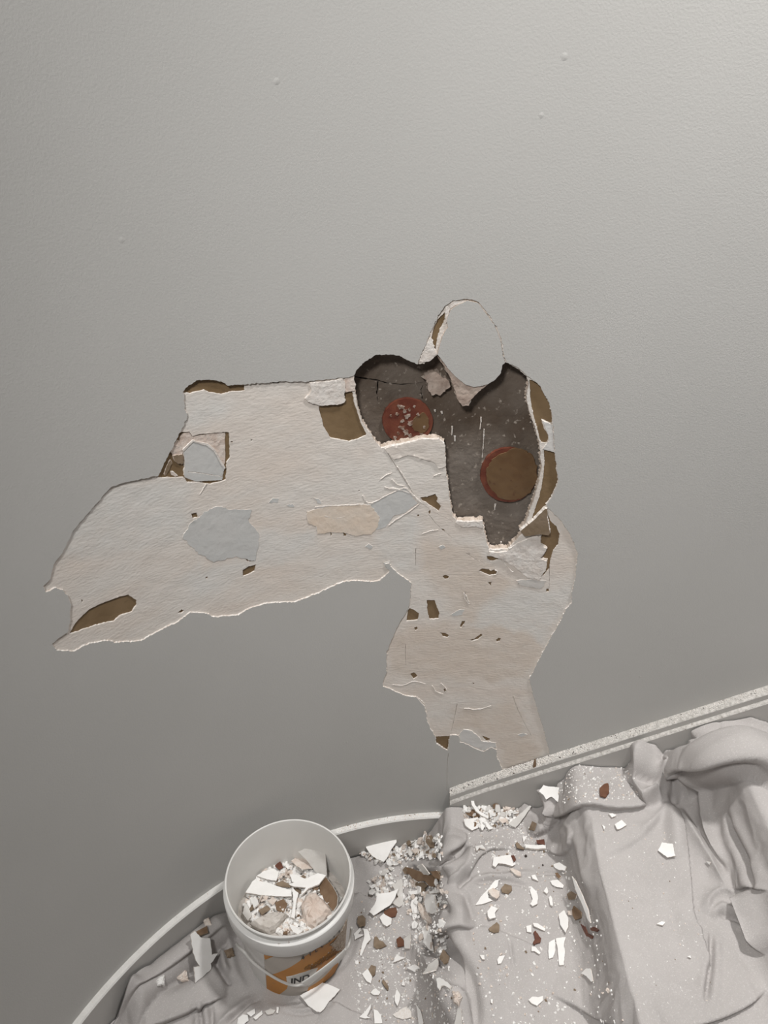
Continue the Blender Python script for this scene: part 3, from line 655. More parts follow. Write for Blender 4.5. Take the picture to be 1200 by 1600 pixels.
# --- landing: rolls that follow the wall on the left
F_('roll', [(372, 1415), (357, 1430), (305, 1472), (250, 1515), (214, 1550), (185, 1585)], .060, .032)
F_('edge', [(185, 1597), (225, 1560), (256, 1536), (305, 1499), (334, 1473), (362, 1452)], .014, .03, .006, ov=.012)
F_('sharp', [(235, 1516), (217, 1533), (180, 1570), (140, 1612)], .038, .009)
F_('sharp', [(222, 1545), (195, 1582), (172, 1612)], .03, .008)
F_('crease', [(222, 1540), (205, 1560), (178, 1600)], .012, .005)
F_('edge', [(200, 1604), (240, 1592), (266, 1583), (305, 1567), (354, 1547)], .030, .040, .006, ov=.016)
F_('ridge', [(200, 1580), (246, 1563), (292, 1550), (334, 1526), (352, 1505)], .014, .022)
F_('ridge', [(357, 1456), (362, 1485), (368, 1511), (386, 1540)], .026, .010)
F_('ridge', [(345, 1478), (350, 1500), (356, 1522)], .020, .008)
F_('crease', [(335, 1500), (350, 1528), (362, 1538)], .016, .005)
F_('sharp', [(404, 1556), (380, 1572), (350, 1592), (330, 1610)], .018, .012)
F_('crease', [(412, 1554), (386, 1572), (354, 1602)], .014, .005)
F_('crease', [(311, 1565), (314, 1585), (315, 1610)], .012, .004)
F_('crease', [(331, 1575), (332, 1605)], .010, .004)
F_('sharp', [(300, 1600), (330, 1575), (352, 1560)], .010, .010)
F_('ridge', [(415, 1562), (440, 1574), (470, 1577), (500, 1568), (520, 1556)], .014, .008)
F_('crease', [(425, 1572), (460, 1585), (495, 1580)], .010, .004)
F_('edge', [(585, 1598), (560, 1590), (535, 1578), (512, 1562)], .014, .04, .005)
F_('edge', [(600, 1420), (580, 1413), (562, 1404), (552, 1392)], .020, .045, .005)
F_('ridge', [(556, 1345), (590, 1340), (640, 1346), (690, 1346)], .014, .016)
F_('sharp', [(640, 1350), (690, 1352), (715, 1358), (728, 1368)], .016, .010)
# --- foot of the first riser: big diagonal tucks
F_('edge', [(740, 1600), (733, 1565), (721, 1538), (700, 1510), (679, 1488), (650, 1468), (630, 1455)], .034, .050, .008, ov=.006)
F_('crease', [(693, 1456), (708, 1485), (725, 1515), (736, 1545), (742, 1610)], .030, .013)
F_('edge', [(676, 1446), (695, 1449), (722, 1448), (745, 1442)], .020, .035, .006, ov=.012)
F_('sharp', [(690, 1352), (704, 1385), (716, 1420), (724, 1448)], .014, .012)
F_('crease', [(697, 1390), (708, 1415), (718, 1440)], .010, .006)
F_('edge', [(690, 1348), (700, 1338), (714, 1318), (728, 1298)], .014, .05, .006, ov=.016)
F_('crease', [(700, 1348), (714, 1335), (726, 1315)], .026, .010)
F_('sharp', [(736, 1322), (733, 1345), (720, 1368), (706, 1378)], .014, .007)
F_('crease', [(738, 1366), (726, 1376), (714, 1386)], .014, .006)
F_('crease', [(728, 1395), (738, 1440)], .008, .007)
# --- first tread
F_('edge', [(730, 1368), (740, 1345), (752, 1330), (770, 1321), (800, 1323)], .012, .022, .004, ov=.008)
F_('crease', [(738, 1379), (765, 1376), (800, 1377), (828, 1386)], .008, .004)
F_('ridge', [(735, 1372), (790, 1367), (840, 1362)], .007, .008)
F_('crease', [(835, 1367), (860, 1362), (885, 1366)], .006, .004)
F_('edge', [(840, 1482), (800, 1464), (765, 1452), (738, 1448)], .006, .04, .004)
F_('crease', [(795, 1470), (803, 1510)], .004, .003)
F_('edge', [(862, 1550), (890, 1562), (930, 1582), (990, 1602)], .012, .06, .005)
F_('ridge', [(895, 1270), (910, 1330), (930, 1400)], .012, .022)
F_('edge', [(850, 1322), (880, 1330), (898, 1318), (904, 1295)], .016, .03, .005)
F_('ridge', [(880, 1300), (895, 1285), (905, 1262)], .012, .010)
# lump of gathered cloth against the skirting
F_('sharp', [(815, 1262), (832, 1235), (850, 1206), (866, 1200)], .040, .014)
F_('ridge', [(850, 1225), (868, 1222), (885, 1220)], .050, .026)
F_('edge', [(828, 1296), (850, 1290), (868, 1279), (880, 1262), (884, 1240)], .036, .045, .006, ov=.014)
F_('crease', [(872, 1208), (880, 1225), (884, 1245)], .014, .005)
F_('edge', [(878, 1264), (900, 1257), (950, 1257), (985, 1257), (1014, 1252)], .024, .060, .005, ov=.014, tl=.08)
# --- second tread
F_('sharp', [(926, 1277), (938, 1359), (955, 1420), (969, 1476), (1003, 1600)], .003, .0025, ends=(0, 0))
F_('edge', [(1113, 1509), (1098, 1480), (1082, 1445), (1073, 1420), (1069, 1350), (1062, 1295), (1054, 1255)], .014, .025, .004, ov=.012)
F_('ridge', [(1044, 1250), (1050, 1290), (1055, 1340)], .016, .011)
F_('sharp', [(1058, 1258), (1095, 1315), (1125, 1360), (1145, 1385)], .022, .016)
F_('crease', [(1070, 1260), (1105, 1312), (1140, 1365)], .010, .006)
F_('crease', [(1112, 1455), (1112, 1508), (1098, 1565)], .011, .004)
F_('edge', [(1040, 1605), (1100, 1592), (1150, 1572), (1200, 1540)], .014, .06, .005, ov=.010)
F_('sharp', [(1103, 1425), (1110, 1400), (1130, 1388), (1160, 1388)], .014, .009)
F_('ridge', [(1112, 1430), (1130, 1412), (1150, 1420), (1162, 1432)], .012, .007)
F_('crease', [(1124, 1430), (1145, 1432), (1165, 1442)], .010, .004)
F_('edge', [(945, 1335), (985, 1318), (1020, 1290), (1035, 1265)], .007, .05, .010, ov=0)
F_('sharp', [(1000, 1300), (1030, 1275), (1044, 1250)], .008, .010)
# --- big roll towards the upper right
F_('roll', [(985, 1172), (1030, 1190), (1075, 1192), (1110, 1172), (1150, 1160), (1200, 1168), (1240, 1190)], .070, .048, ends=(1, 0), tl=.06)
F_('edge', [(1014, 1252), (1000, 1232), (990, 1201), (988, 1177), (994, 1157)][::-1], .034, .030, .005, ov=.016, tl=.08)
F_('sharp', [(1014, 1250), (1026, 1232), (1037, 1214)], .030, .010)
F_('crease', [(1004, 1172), (1018, 1195), (1035, 1212)], .020, .006)
F_('edge', [(1030, 1206), (1051, 1223), (1075, 1226), (1096, 1212), (1113, 1192), (1140, 1185), (1168, 1195), (1210, 1220)], .026, .040, .006, ov=.020, tl=.06)
F_('crease', [(1042, 1222), (1050, 1238), (1056, 1255)], .024, .008)
F_('sharp', [(1040, 1195), (1065, 1178), (1090, 1170)], .014, .010)
F_('crease', [(1085, 1172), (1120, 1160), (1160, 1166)], .014, .006)
F_('ridge', [(1105, 1210), (1104, 1250), (1112, 1300), (1135, 1345)], .018, .014)
F_('crease', [(1134, 1270), (1152, 1310), (1172, 1346), (1190, 1382)], .014, .008)
F_('edge', [(1152, 1385), (1172, 1378), (1186, 1376), (1205, 1384)], .014, .03, .005)
F_('edge', [(1171, 1380), (1178, 1410), (1186, 1440), (1205, 1480)], .034, .04, .006, ov=.016)
F_('ridge', [(990, 1172), (1020, 1155), (1060, 1142), (1100, 1130), (1130, 1122)], .042, .026, tl=.1)
F_('sharp', [(1120, 1112), (1150, 1118), (1190, 1128), (1215, 1140)], .016, .010)

X3 = ux[:, None]+0*YY
rb = np.hypot(X3-BX, YY-BY)
calm = np.clip((rb-.118)/.05, 0, 1); calm = calm*calm*(3-2*calm)
calm = np.where(X3 < .1, calm, 1)
disp = disp*calm
disp = np.maximum(disp, -.0055+0*disp) if False else disp
tent = np.exp(-((ux-.095)/.045)**2)
floor_clear = np.where(unz[:, None] > .8, -.0085, -.012)-(.011*tent)[:, None]
disp = np.where(disp < floor_clear, floor_clear+.15*(disp-floor_clear), disp)
LAT = LAT*calm[..., None]
sh = np.clip(UU+LAT[..., 0], U[0], U[-1])
YS = np.minimum(YY+LAT[..., 1], YL[:, None]+.004)
sx, sz_, snx, snz = prof_at(sh)
CV = np.stack([sx+snx*disp, YS, sz_+snz*disp], -1)
# keep the cloth out of the skirting on the right
nu, nv = UU.shape
idx = np.arange(nu*nv).reshape(nu, nv)
CF = np.stack([idx[:-1, :-1], idx[1:, :-1], idx[1:, 1:], idx[:-1, 1:]], -1).reshape(-1, 4)
cme = mesh('drop_cloth', CV.reshape(-1, 3), CF, M['cloth'], smooth=True)
cloth = link('drop_cloth', cme)
tag(cloth, 'grey canvas drop cloth rumpled over the landing and the steps', 'drop cloth')
CLOTH = BVHTree.FromPolygons([tuple(v) for v in CV.reshape(-1, 3)], [tuple(f) for f in CF])

# ================================================================== BUCKET
bk = empty('paint_bucket', (BX, BY, BZ))
tag(bk, 'white plastic bucket with orange label, filled with plaster rubble', 'bucket')
BH, BR0, BR1 = .268, .1085, .1275
def lathe(name, prof, m, parent, seg=96, smooth=True):
    V = []; F = []; n = len(prof)
    for k in range(seg):
        a = 2*math.pi*k/seg
        for r, z in prof: V.append((r*math.cos(a), r*math.sin(a), z))
    for k in range(seg):
        for i in range(n-1):
            a, b = k*n+i, ((k+1) % seg)*n+i
            F.append((a, b, b+1, a+1))
    me = mesh(name, V, F, m, smooth=smooth)
    if smooth:
        try: me.set_sharp_from_angle(angle=math.radians(38))
        except Exception: pass
    return link(name, me, parent)
body_r = lambda z: BR0+(BR1-.004-BR0)*z/.215
lathe('body', [(0, .001), (BR0-.004, .001), (BR0, .005), (body_r(.215), .215), (.1245, .218), (.1265, .258), (.1285, .262), (.1300, .265), (.1300, .2685), (.1285, .2700), (.1262, .2692), (.1245, .262), (BR1-.006, .21), (BR0-.003, .006), (0, .006)], M['bucket'], bk)
lathe('collar', [(.1225, .2055), (.1325, .2045), (.1345, .208), (.1358, .243), (.1350, .2475), (.1320, .2495), (.1255, .2500)], M['collar'], bk)

def cone_map(p, n):
    p = np.asarray(p, float); a = p[:, 0]/.12; r = BR0+(BR1-.004-BR0)*p[:, 1]/.215+n
    return np.c_[r*np.cos(a), r*np.sin(a), p[:, 1]]
def px_cone(pts, extra=0.0):
    out = []
    b = (BR1-.004-BR0)/.215
    for d in rays(pts):
        ox, oy, oz = -BX, -BY, CAM_H-BZ
        r0 = BR0+extra
        A = d[0]**2+d[1]**2-(b*d[2])**2; q = r0+b*oz
        B = 2*(ox*d[0]+oy*d[1]-b*d[2]*q); C = ox*ox+oy*oy-q*q
        D = B*B-4*A*C
        t = (-B-math.sqrt(max(D, 0)))/(2*A)
        P = (ox+t*d[0], oy+t*d[1], oz+t*d[2])
        a = math.atan2(P[1], P[0])
        if a > math.pi/2: a -= 2*math.pi
        out.append((a*.12, P[2]))
    return np.array(out)
lab = sheet('label_print', [densify(px_cone(zB((340, 378), (420, 400), (560, 398), (690, 372), (800, 312), (920, 235), (1010, 140), (1040, 160), (1020, 300), (985, 420), (950, 520), (870, 610), (770, 690), (650, 745), (540, 765), (440, 742), (368, 706))), .004)],
            [], cone_map, .0003, -.0005, [M['greyprint'], M['greyprint']], bk, grid=(.006, .012), bevel=0)
def decal(name, px, m, n, jag=.0, seed=0):
    return sheet(name, [densify(px_cone(px), .003, jag, seed)], [], cone_map, n, 0.0, [M[m], M[m]], lab, grid=(.006, .01), bevel=0, seed=seed)
decal('orange_panel', zB((360, 568), (480, 535), (640, 448), (690, 402), (790, 338), (925, 262), (1000, 190), (1005, 270), (940, 420), (860, 520), (740, 560), (545, 574), (530, 600), (545, 650), (535, 680), (470, 730), (430, 737), (368, 706)), 'orange', .0006)
decal('orange_corner', zB((340, 392), (420, 404), (350, 432)), 'orange', .0006)
decal('orange_panel', zB((720, 668), (800, 620), (900, 530), (965, 440), (975, 470), (940, 545), (865, 615), (780, 688), (705, 715)), 'orange', .0006)
decal('white_name_box', zB((530, 575), (640, 548), (745, 512), (800, 500), (760, 580), (700, 660), (580, 645), (545, 645)), 'whiteprint', .0009)
decal('dirt_splash', zB((690, 490), (740, 470), (800, 440), (850, 400), (930, 320), (1000, 190), (1085, 60), (1090, 180), (1050, 300), (960, 380), (860, 440), (780, 500), (690, 512)), 'splash_dark', .0011, .0022, 201)
decal('plaster_splash', zB((900, 300), (960, 240), (1030, 120), (1085, 50), (1100, 90), (1080, 220), (1030, 330), (960, 360)), 'splash', .0016, .002, 202)

def cone_text(txt, p0, p1, h_px, m, name, n=.0016, squash=1.0):
    """lettering printed on the label, baseline from p0 to p1 (photo pixels)"""
    cu = bpy.data.curves.new(name, 'FONT'); cu.body = txt; cu.size = 1.0; cu.resolution_u = 3; cu.offset = .03
    ob = bpy.data.objects.new(name, cu); COL.objects.link(ob)
    dg = bpy.context.evaluated_depsgraph_get(); dg.update()
    tm = bpy.data.meshes.new_from_object(ob.evaluated_get(dg))
    bpy.data.objects.remove(ob)
    v = np.array([tuple(q.co) for q in tm.vertices]); f = [tuple(p.vertices) for p in tm.polygons]
    wdt = v[:, 0].max(); hh = .72
    a, b = px_cone([p0, p1]); d = b-a
    up = px_cone([(p0[0]+h_px[0], p0[1]+h_px[1])])[0]-a
    q = a+np.outer(v[:, 0]/wdt, d)+np.outer(v[:, 1]/hh, up)
    link(name, mesh(name, cone_map(q, n), f, M[m]), lab)
cone_text('IND', zL((40, 1062))[0], zL((330, 985))[0], (.3, -8.2), 'black', 'lettering')
for q, (tx, a, b) in enumerate([('4', (205, 690), (255, 660)), ('1', (320, 628), (352, 606)), ('L', (420, 570), (458, 540)), ('L', (512, 500), (545, 470)), ('C', (620, 410), (655, 375)), ('I', (695, 350), (715, 330)), ('I', (775, 275), (795, 250))]):
    cone_text(tx, zL(a)[0], zL(b)[0], (-.5, -5.4), 'black', 'lettering', n=.0024)

# bail handle resting against the front of the bucket
def tube(name, P, rad, m, parent, flat=None, seg=8):
    P = np.asarray(P, float); T = np.gradient(P, axis=0); T /= np.linalg.norm(T, axis=1)[:, None]
    V = []; F = []
    for i, (p, t) in enumerate(zip(P, T)):
        o = np.array([p[0], p[1], 0.0]); o /= np.linalg.norm(o)+1e-9
        s_ = np.cross(t, o); s_ /= np.linalg.norm(s_)+1e-9; o = np.cross(s_, t)
        for k in range(seg):
            a = 2*math.pi*k/seg
            wa = rad if flat is None else flat[0]; wb = rad if flat is None else flat[1]
            V.append(p+s_*wa*math.cos(a)+o*wb*math.sin(a))
    for i in range(len(P)-1):
        for k in range(seg):
            F.append((i*seg+k, i*seg+(k+1) % seg, (i+1)*seg+(k+1) % seg, (i+1)*seg+k))
    F.append(tuple(range(seg))[::-1]); F.append(tuple(range((len(P)-1)*seg, len(P)*seg)))
    return link(name, mesh(name, V, F, m, smooth=True), parent)
def bail_pts(px, extra):
    q = smooth_poly(px_cone(px, extra), 2)
    return cone_map(q, extra)
left_px = zB((105, 300), (160, 345), (220, 430), (300, 500), (380, 555), (460, 603), (540, 640), (610, 655), (700, 640))
right_px = zB((690, 640), (760, 590), (850, 520), (950, 440), (1030, 368))
end_px = zB((1030, 350), (1062, 315), (1080, 240), (1086, 160))
tube('bail_handle', bail_pts(left_px, .012), .0028, M['bail'], bk)
tube('bail_handle', bail_pts(end_px, .014), .0028, M['bail'], bk)
tube('handle_grip', bail_pts(right_px, .014), 0, M['bail'], bk, flat=(.0135, .0022))
for a_px in [(105, 300), (1086, 160)]:
    c = bail_pts(zB(a_px, a_px, (a_px[0]+1, a_px[1]+1)), .013)[0]
    d = np.array([c[0], c[1], 0])/np.hypot(c[0], c[1])
    tube('pivot_lug', [c-d*.012, c-d*.004, c+d*.001, c+d*.003], .008, M['collar'], bk, seg=12)

# rubble filling the bucket
def mound():
    V = []; F = []; nr, ns = 14, 56
    for i in range(nr+1):
        for k in range(ns):
            a = 2*math.pi*k/ns; r = .1165*i/nr
            x, y = r*math.cos(a), r*math.sin(a)
            V.append((x, y, 0))
    V = np.array(V)
    V[:, 2] = .142-.10*V[:, 1]+.012*vnoise(V[:, 0]*30+50, V[:, 1]*30+50, 12, 3)+.006*vnoise(V[:, 0]*110+50, V[:, 1]*110+50, 13, 2)
    for i in range(nr):
        for k in range(ns):
            a, b = i*ns+k, i*ns+(k+1) % ns
            F.append((a, b, b+ns, a+ns)[::-1])
    return V, F
mv, mf = mound()
mo = link('rubble_fill', mesh('rubble_fill', mv, mf, M['stone_grey'], smooth=False)); mo.location = (BX, BY, BZ)
tag(mo, 'bed of fine plaster rubble inside the bucket', 'rubble', kind='stuff')
MOUND = BVHTree.FromPolygons([tuple(v+np.array([BX, BY, BZ])) for v in mv], mf)

# ================================================================== DEBRIS
CAMV = Vector((0, 0, CAM_H))
def hit(px, bvh):
    d = Vector(rays([px])[0]).normalized()
    return bvh.ray_cast(CAMV, d)
def local_plane(px, bvh, tilt=None, extra=.0008, blend=.0):
    P = np.asarray(px, float); c = P.mean(0)
    samp = [c]+[c+(p-c)*k for p in P for k in (.5, .95)]
    H = []; Nn = []
    for s in samp:
        co, no, *_ = hit(s, bvh)
        if co is None: continue
        if no.dot(co-CAMV) > 0: no = -no
        H.append(np.array(co)); Nn.append(np.array(no))
    if not H: return None
    H = np.array(H); n = np.mean(Nn, 0); n /= np.linalg.norm(n)
    P0 = np.median(H, 0)
    P0 = H[0] if len(H) else P0
    if tilt is not None:
        n = n+np.array(tilt); n /= np.linalg.norm(n)
    # do not let the piece lie edge-on
    v = np.array(CAMV)-P0; v /= np.linalg.norm(v)
    if n.dot(v) < .3: n = n+.5*v; n /= np.linalg.norm(n)
    h = (H-P0) @ n
    lift = np.percentile(h, 82)+extra
    return P0+n*lift, n
def on_plane(px, P0, n):
    d = rays(px); o = np.array(CAMV)
    t = ((P0-o) @ n)/(d @ n)
    return o+d*t[:, None]
def frame(n):
    a = np.array([1.0, 0, 0]) if abs(n[0]) < .8 else np.array([0, 1.0, 0])
    u = np.cross(n, a); u /= np.linalg.norm(u); return u, np.cross(n, u)
_fid = [0]
def flake(px, m, label, cat='plaster flake', name='plaster_flake', thick=.0026, tilt=None, curl=.0, bvh=None, extra=.0022, edge='edge', jag=.0005, group=None, top=None):
    bvh = bvh or CLOTH; _fid[0] += 1; sd = 1000+_fid[0]
    r = np.random.default_rng(sd)
    if tilt is None: tilt = (r.normal()*.07, r.normal()*.07, 0)
    pl = local_plane(px, bvh, tilt, extra)
    if pl is None: print('MISS', label); return None
    P0, n = pl
    Q = on_plane(px, P0, n); c = Q.mean(0); u, v = frame(n)
    q2 = np.c_[(Q-c) @ u, (Q-c) @ v]
    size = np.ptp(q2, axis=0).max()
    if curl == 0: curl = r.uniform(-.03, .16)
    loop = densify(q2, max(.003, size/16), jag*min(1, size/.04), sd)
    ang = r.uniform(0, math.pi)
    def fm(p, nn):
        p = np.asarray(p); w_ = p[:, 0]*math.cos(ang)+p[:, 1]*math.sin(ang)
        return p[:, :1]*u+p[:, 1:2]*v+np.outer(curl*w_**2/(size+1e-6)*2+nn, n)
    o = sheet(name, [loop], [], fm, thick, 0.0, [M[m], M[edge]], None, grid=(max(.004, size/7),)*2, bevel=.0, seed=sd, closed=True)
    o.location = c
    return tag(o, label, cat, group)
def chunk(px, m, h, label, cat='plaster chunk', name='plaster_chunk', bvh=None, group=None, rough=.12, extra=-.004):
    bvh = bvh or CLOTH; _fid[0] += 1; sd = 1000+_fid[0]; r = np.random.default_rng(sd)
    pl = local_plane(px, bvh, None, extra)
    if pl is None: print('MISS', label); return None
    P0, n = pl
    n = n+np.array([0, 0, .6]); n /= np.linalg.norm(n)
    Q = on_plane(px, P0+n*h*.45, n); c = Q.mean(0)-n*h*.45; u, v = frame(n)
    q = np.c_[(Q-c) @ u, (Q-c) @ v]; q = densify(q, np.ptp(q, axis=0).max()/7)
    k = len(q); V = []
    for sc, hh in [(.82, 0), (1.0, .3), (.97, .6), (.78, .88), (.45, 1.0)]:
        for p in q:
            j = 1+r.normal()*rough*.5
            V.append(u*p[0]*sc*j+v*p[1]*sc*j+n*h*(hh+r.normal()*rough*(.5 if hh else 0)))
    V.append(n*h*(1.02)); V.append(n*0)
    F = []
    for a in range(4):
        for i in range(k):
            F.append((a*k+i, a*k+(i+1) % k, (a+1)*k+(i+1) % k, (a+1)*k+i))
    for i in range(k): F.append((4*k+i, 4*k+(i+1) % k, 5*k)); F.append(((i+1) % k, i, 5*k+1))
    me = mesh(name, V, F, M[m]); bm = bmesh.new(); bm.from_mesh(me); bmesh.ops.recalc_face_normals(bm, faces=bm.faces); bm.to_mesh(me); bm.free()
    o = link(name, me); o.location = c
    return tag(o, label, cat, group)

# ---- rubble strip by the landing baseboard
flake(zC((215, 300), (245, 255), (330, 245), (400, 270), (440, 255), (525, 250), (530, 310), (480, 380), (440, 470), (395, 525), (330, 495), (260, 440), (215, 370)), 'white', 'largest white paint flake lying against the landing baseboard', tilt=(0, -.25, 0), extra=.012)
flake(zC((245, 1040), (300, 960), (330, 850), (460, 835), (545, 800), (510, 900), (470, 960), (420, 990), (330, 1050), (290, 1072)), 'white', 'large white pointed flake right of the bucket rim, in the rubble', extra=.008)
flake(zC((480, 745), (520, 735), (590, 690), (600, 960), (555, 990), (510, 960), (480, 940), (548, 880)), 'pale', 'pale upright flake leaning on the large white pointed flake', tilt=(.15, -.2, 0), extra=.009)
flake(zC((610, 590), (650, 565), (800, 620), (840, 645), (960, 650), (990, 690), (960, 720), (930, 770), (880, 760), (830, 710), (760, 715), (700, 670)), 'brownchip', 'long brown board shard lying on the landing rubble', 'board shard', 'board_shard', extra=.010, edge='tan')
flake(zC((890, 610), (960, 605), (990, 650), (985, 690), (930, 670)), 'brownchip', 'small dark brown shard at the end of the long brown board shard', 'board shard', 'board_shard', extra=.016, edge='tan')
flake(zC((560, 320), (640, 300), (790, 290), (810, 350), (720, 345), (640, 340)), 'pale', 'grey plaster slab in the rubble below the landing baseboard', extra=.006)
flake(zC((850, 250), (900, 240), (930, 300), (920, 370), (880, 360), (840, 310)), 'tan', 'tan board scrap standing in the rubble at the stair corner', 'board shard', 'board_shard', tilt=(.5, .2, 0), extra=.008, edge='tan')
flake(zC((860, 850), (940, 860), (970, 1040), (920, 1060), (860, 1030), (840, 930)), 'white', 'white oblong flake at the right end of the landing rubble', extra=.009, thick=.005)
flake(zC((400, 1030), (460, 1000), (520, 990), (540, 1040), (520, 1085), (440, 1095), (400, 1070)), 'rustchip', 'rust orange scrap below the large white pointed flake', 'paint scrap', 'paint_scrap', edge='rustchip')
flake(zC((355, 1100), (395, 1060), (480, 1105), (475, 1165), (430, 1195), (390, 1165)), 'white', 'white four-sided flake just below the rust orange scrap', extra=.005)
flake(zC((130, 1080), (180, 1070), (210, 1100), (205, 1180), (150, 1190), (125, 1150)), 'tan', 'tan scrap close to the right side of the bucket', 'board shard', 'board_shard', edge='tan', extra=.004)
flake(zC((30, 330), (110, 270), (200, 260), (205, 300), (160, 350), (150, 400), (110, 430), (90, 370)), 'pale', 'pale curled flake beside the bucket rim under the baseboard', tilt=(-.3, 0, 0), extra=.012)
flake(zC((670, 830), (790, 805), (800, 845), (690, 862)), 'white', 'narrow white slat in the middle of the landing rubble', thick=.006, extra=.004)
flake(zC((800, 840), (890, 825), (880, 862), (815, 878)), 'pinkchip', 'short pinkish slat right of the narrow white slat', thick=.006, extra=.004)
flake(zC((900, 825), (1000, 795), (1005, 832), (910, 852)), 'white', 'rightmost white slat of the landing rubble', thick=.006, extra=.005)
chunk(zC((750, 930), (800, 960), (850, 1000), (900, 1100), (910, 1165), (860, 1160), (800, 1100), (760, 1020)), 'pinkchip', .016, 'elongated pinkish plaster lump at the right of the landing rubble')
flake(zC((755, 545), (800, 530), (885, 625), (870, 640), (820, 635)), 'pale', 'small pale blade resting on the long brown board shard', extra=.016)
chunk(zC((665, 700), (740, 670), (770, 730), (740, 790), (690, 770)), 'pinkchip', .014, 'round pinkish plaster lump below the long brown board shard')
flake(zC((750, 740), (820, 725), (860, 760), (820, 800), (765, 800)), 'tan', 'tan scrap under the end of the long brown board shard', 'board shard', 'board_shard', edge='tan', extra=.006)
flake(zC((690, 900), (750, 890), (740, 960), (770, 1060), (700, 1050), (680, 970)), 'white', 'white ragged flake left of the elongated pinkish lump', extra=.005)
# ---- landing cloth right of the bucket
flake(zD((720, 190), (780, 160), (820, 180), (810, 290), (830, 400), (800, 395), (750, 340), (735, 250)), 'white', 'long white flake slanting along the foot of the first step', extra=.006)
flake(zD((480, 290), (515, 265), (550, 300), (558, 350), (490, 365)), 'rustchip', 'rust red scrap on the cloth right of the bucket handle', 'paint scrap', 'paint_scrap', edge='rustchip', extra=.003)
flake(zD((550, 290), (620, 240), (605, 380), (560, 380)), 'pale', 'pale triangular flake touching the rust red scrap')
flake(zD((265, 330), (270, 270), (290, 265), (320, 300), (350, 310), (385, 350), (330, 375), (290, 380), (265, 360)), 'tan', 'tan scrap shaped like a fish tail near the bucket', 'board shard', 'board_shard', edge='tan')
flake(zD((165, 190), (210, 195), (240, 290), (200, 330), (150, 445), (135, 430), (160, 330), (180, 260)), 'white', 'long white forked flake beside the bucket label')
flake(zD((80, 240), (140, 180), (145, 210), (120, 240), (170, 250), (90, 295)), 'white', 'white curled flake touching the bucket side')
flake(zD((725, 620), (780, 540), (870, 485), (875, 520), (850, 585), (790, 605)), 'pale', 'pale leaf-shaped flake on the ridge of the landing cloth')
flake(zD((155, 615), (205, 570), (255, 630), (235, 710), (195, 680)), 'white', 'white flake partly under a brown scrap in the middle of the landing')
flake(zD((215, 575), (240, 530), (285, 545), (275, 620), (250, 640)), 'tan', 'brown scrap overlapping a white flake in the middle of the landing', 'board shard', 'board_shard', edge='tan', extra=.004)
flake(zD((460, 830), (483, 755), (515, 810), (510, 860), (488, 915), (465, 880)), 'white', 'white diamond-shaped flake alone on the landing cloth', extra=.003)
flake(zD((530, 720), (545, 650), (560, 725)), 'white', 'tiny white triangle above the diamond-shaped flake')
flake(zD((455, 510), (465, 465), (490, 430), (520, 455), (570, 465), (500, 490)), 'white', 'white winged flake below the rust red scrap')
flake(zD((580, 545), (650, 520), (715, 555), (665, 570), (660, 590), (600, 560)), 'white', 'flat white flake left of the pale leaf-shaped flake')
flake(zD((860, 660), (890, 650), (950, 690), (995, 730), (980, 755), (930, 725), (900, 735), (885, 770), (865, 740)), 'white', 'jagged white arch-shaped flake on the landing cloth edge')
flake(zD((235, 790), (260, 765), (290, 755), (330, 790), (310, 815), (260, 812)), 'white', 'small white oval flake left of the diamond-shaped flake')
flake(zD((130, 1020), (190, 960), (235, 900), (235, 940), (200, 1010), (235, 1030), (180, 1035)), 'white', 'white star-shaped flake at the bottom of the landing')
flake(zD((260, 945), (300, 960), (330, 1000), (345, 1080), (270, 1080)), 'white', 'white strip flake at the bottom edge beside the star-shaped one')
flake(zD((445, 1000), (530, 940), (570, 915), (620, 970), (620, 1020), (540, 1040), (470, 1020)), 'dust', 'crumbling white patch at the bottom of the landing', 'plaster flake')
flake(zD((665, 895), (710, 960), (735, 1070), (730, 1110), (695, 1110), (680, 980)), 'white', 'long narrow white flake at the bottom of the landing')
flake(zD((885, 470), (920, 385), (975, 450), (960, 510), (925, 525)), 'tan', 'tan scrap at the foot of the first step', 'board shard', 'board_shard', edge='tan', extra=.004)
flake(zD((340, 690), (350, 665), (375, 690), (405, 740), (395, 775), (365, 735)), 'tan', 'crumpled brown sliver above the white oval flake', 'board shard', 'board_shard', edge='dark')
chunk(zD((1000, 790), (1060, 770), (1095, 830), (1060, 920), (1010, 880)), 'pinkchip', .016, 'pale plaster lump on the landing cloth edge near the first step')
flake(zD((1055, 930), (1090, 940), (1095, 1080), (1085, 1110), (1020, 1110), (1040, 1000)), 'pale', 'pale strip at the bottom of the landing cloth edge')
flake(zB((650, 745), (745, 690), (840, 635), (900, 650), (990, 690), (940, 750), (900, 790), (860, 850), (820, 890), (790, 880), (720, 830)), 'white', 'large square white flake at the foot of the bucket', tilt=(0, -.1, 0), extra=.004, curl=.05)
flake(zB((110, 980), (120, 930), (160, 900), (200, 905), (210, 950), (170, 982)), 'white', 'white rounded flake below the bucket at the bottom edge')
flake(zB((190, 890), (260, 850), (265, 890), (230, 920)), 'white', 'white flake just below the bucket, left of centre')
flake(zB((250, 930), (325, 870), (330, 900), (270, 950)), 'white', 'white slanting flake below the bucket')
flake(zB((350, 880), (400, 855), (440, 870), (420, 900), (370, 908)), 'pale', 'pale flat flake in the row below the bucket')
flake(zB((450, 840), (468, 845), (462, 895), (446, 892)), 'white', 'tiny upright white flake in the row below the bucket')
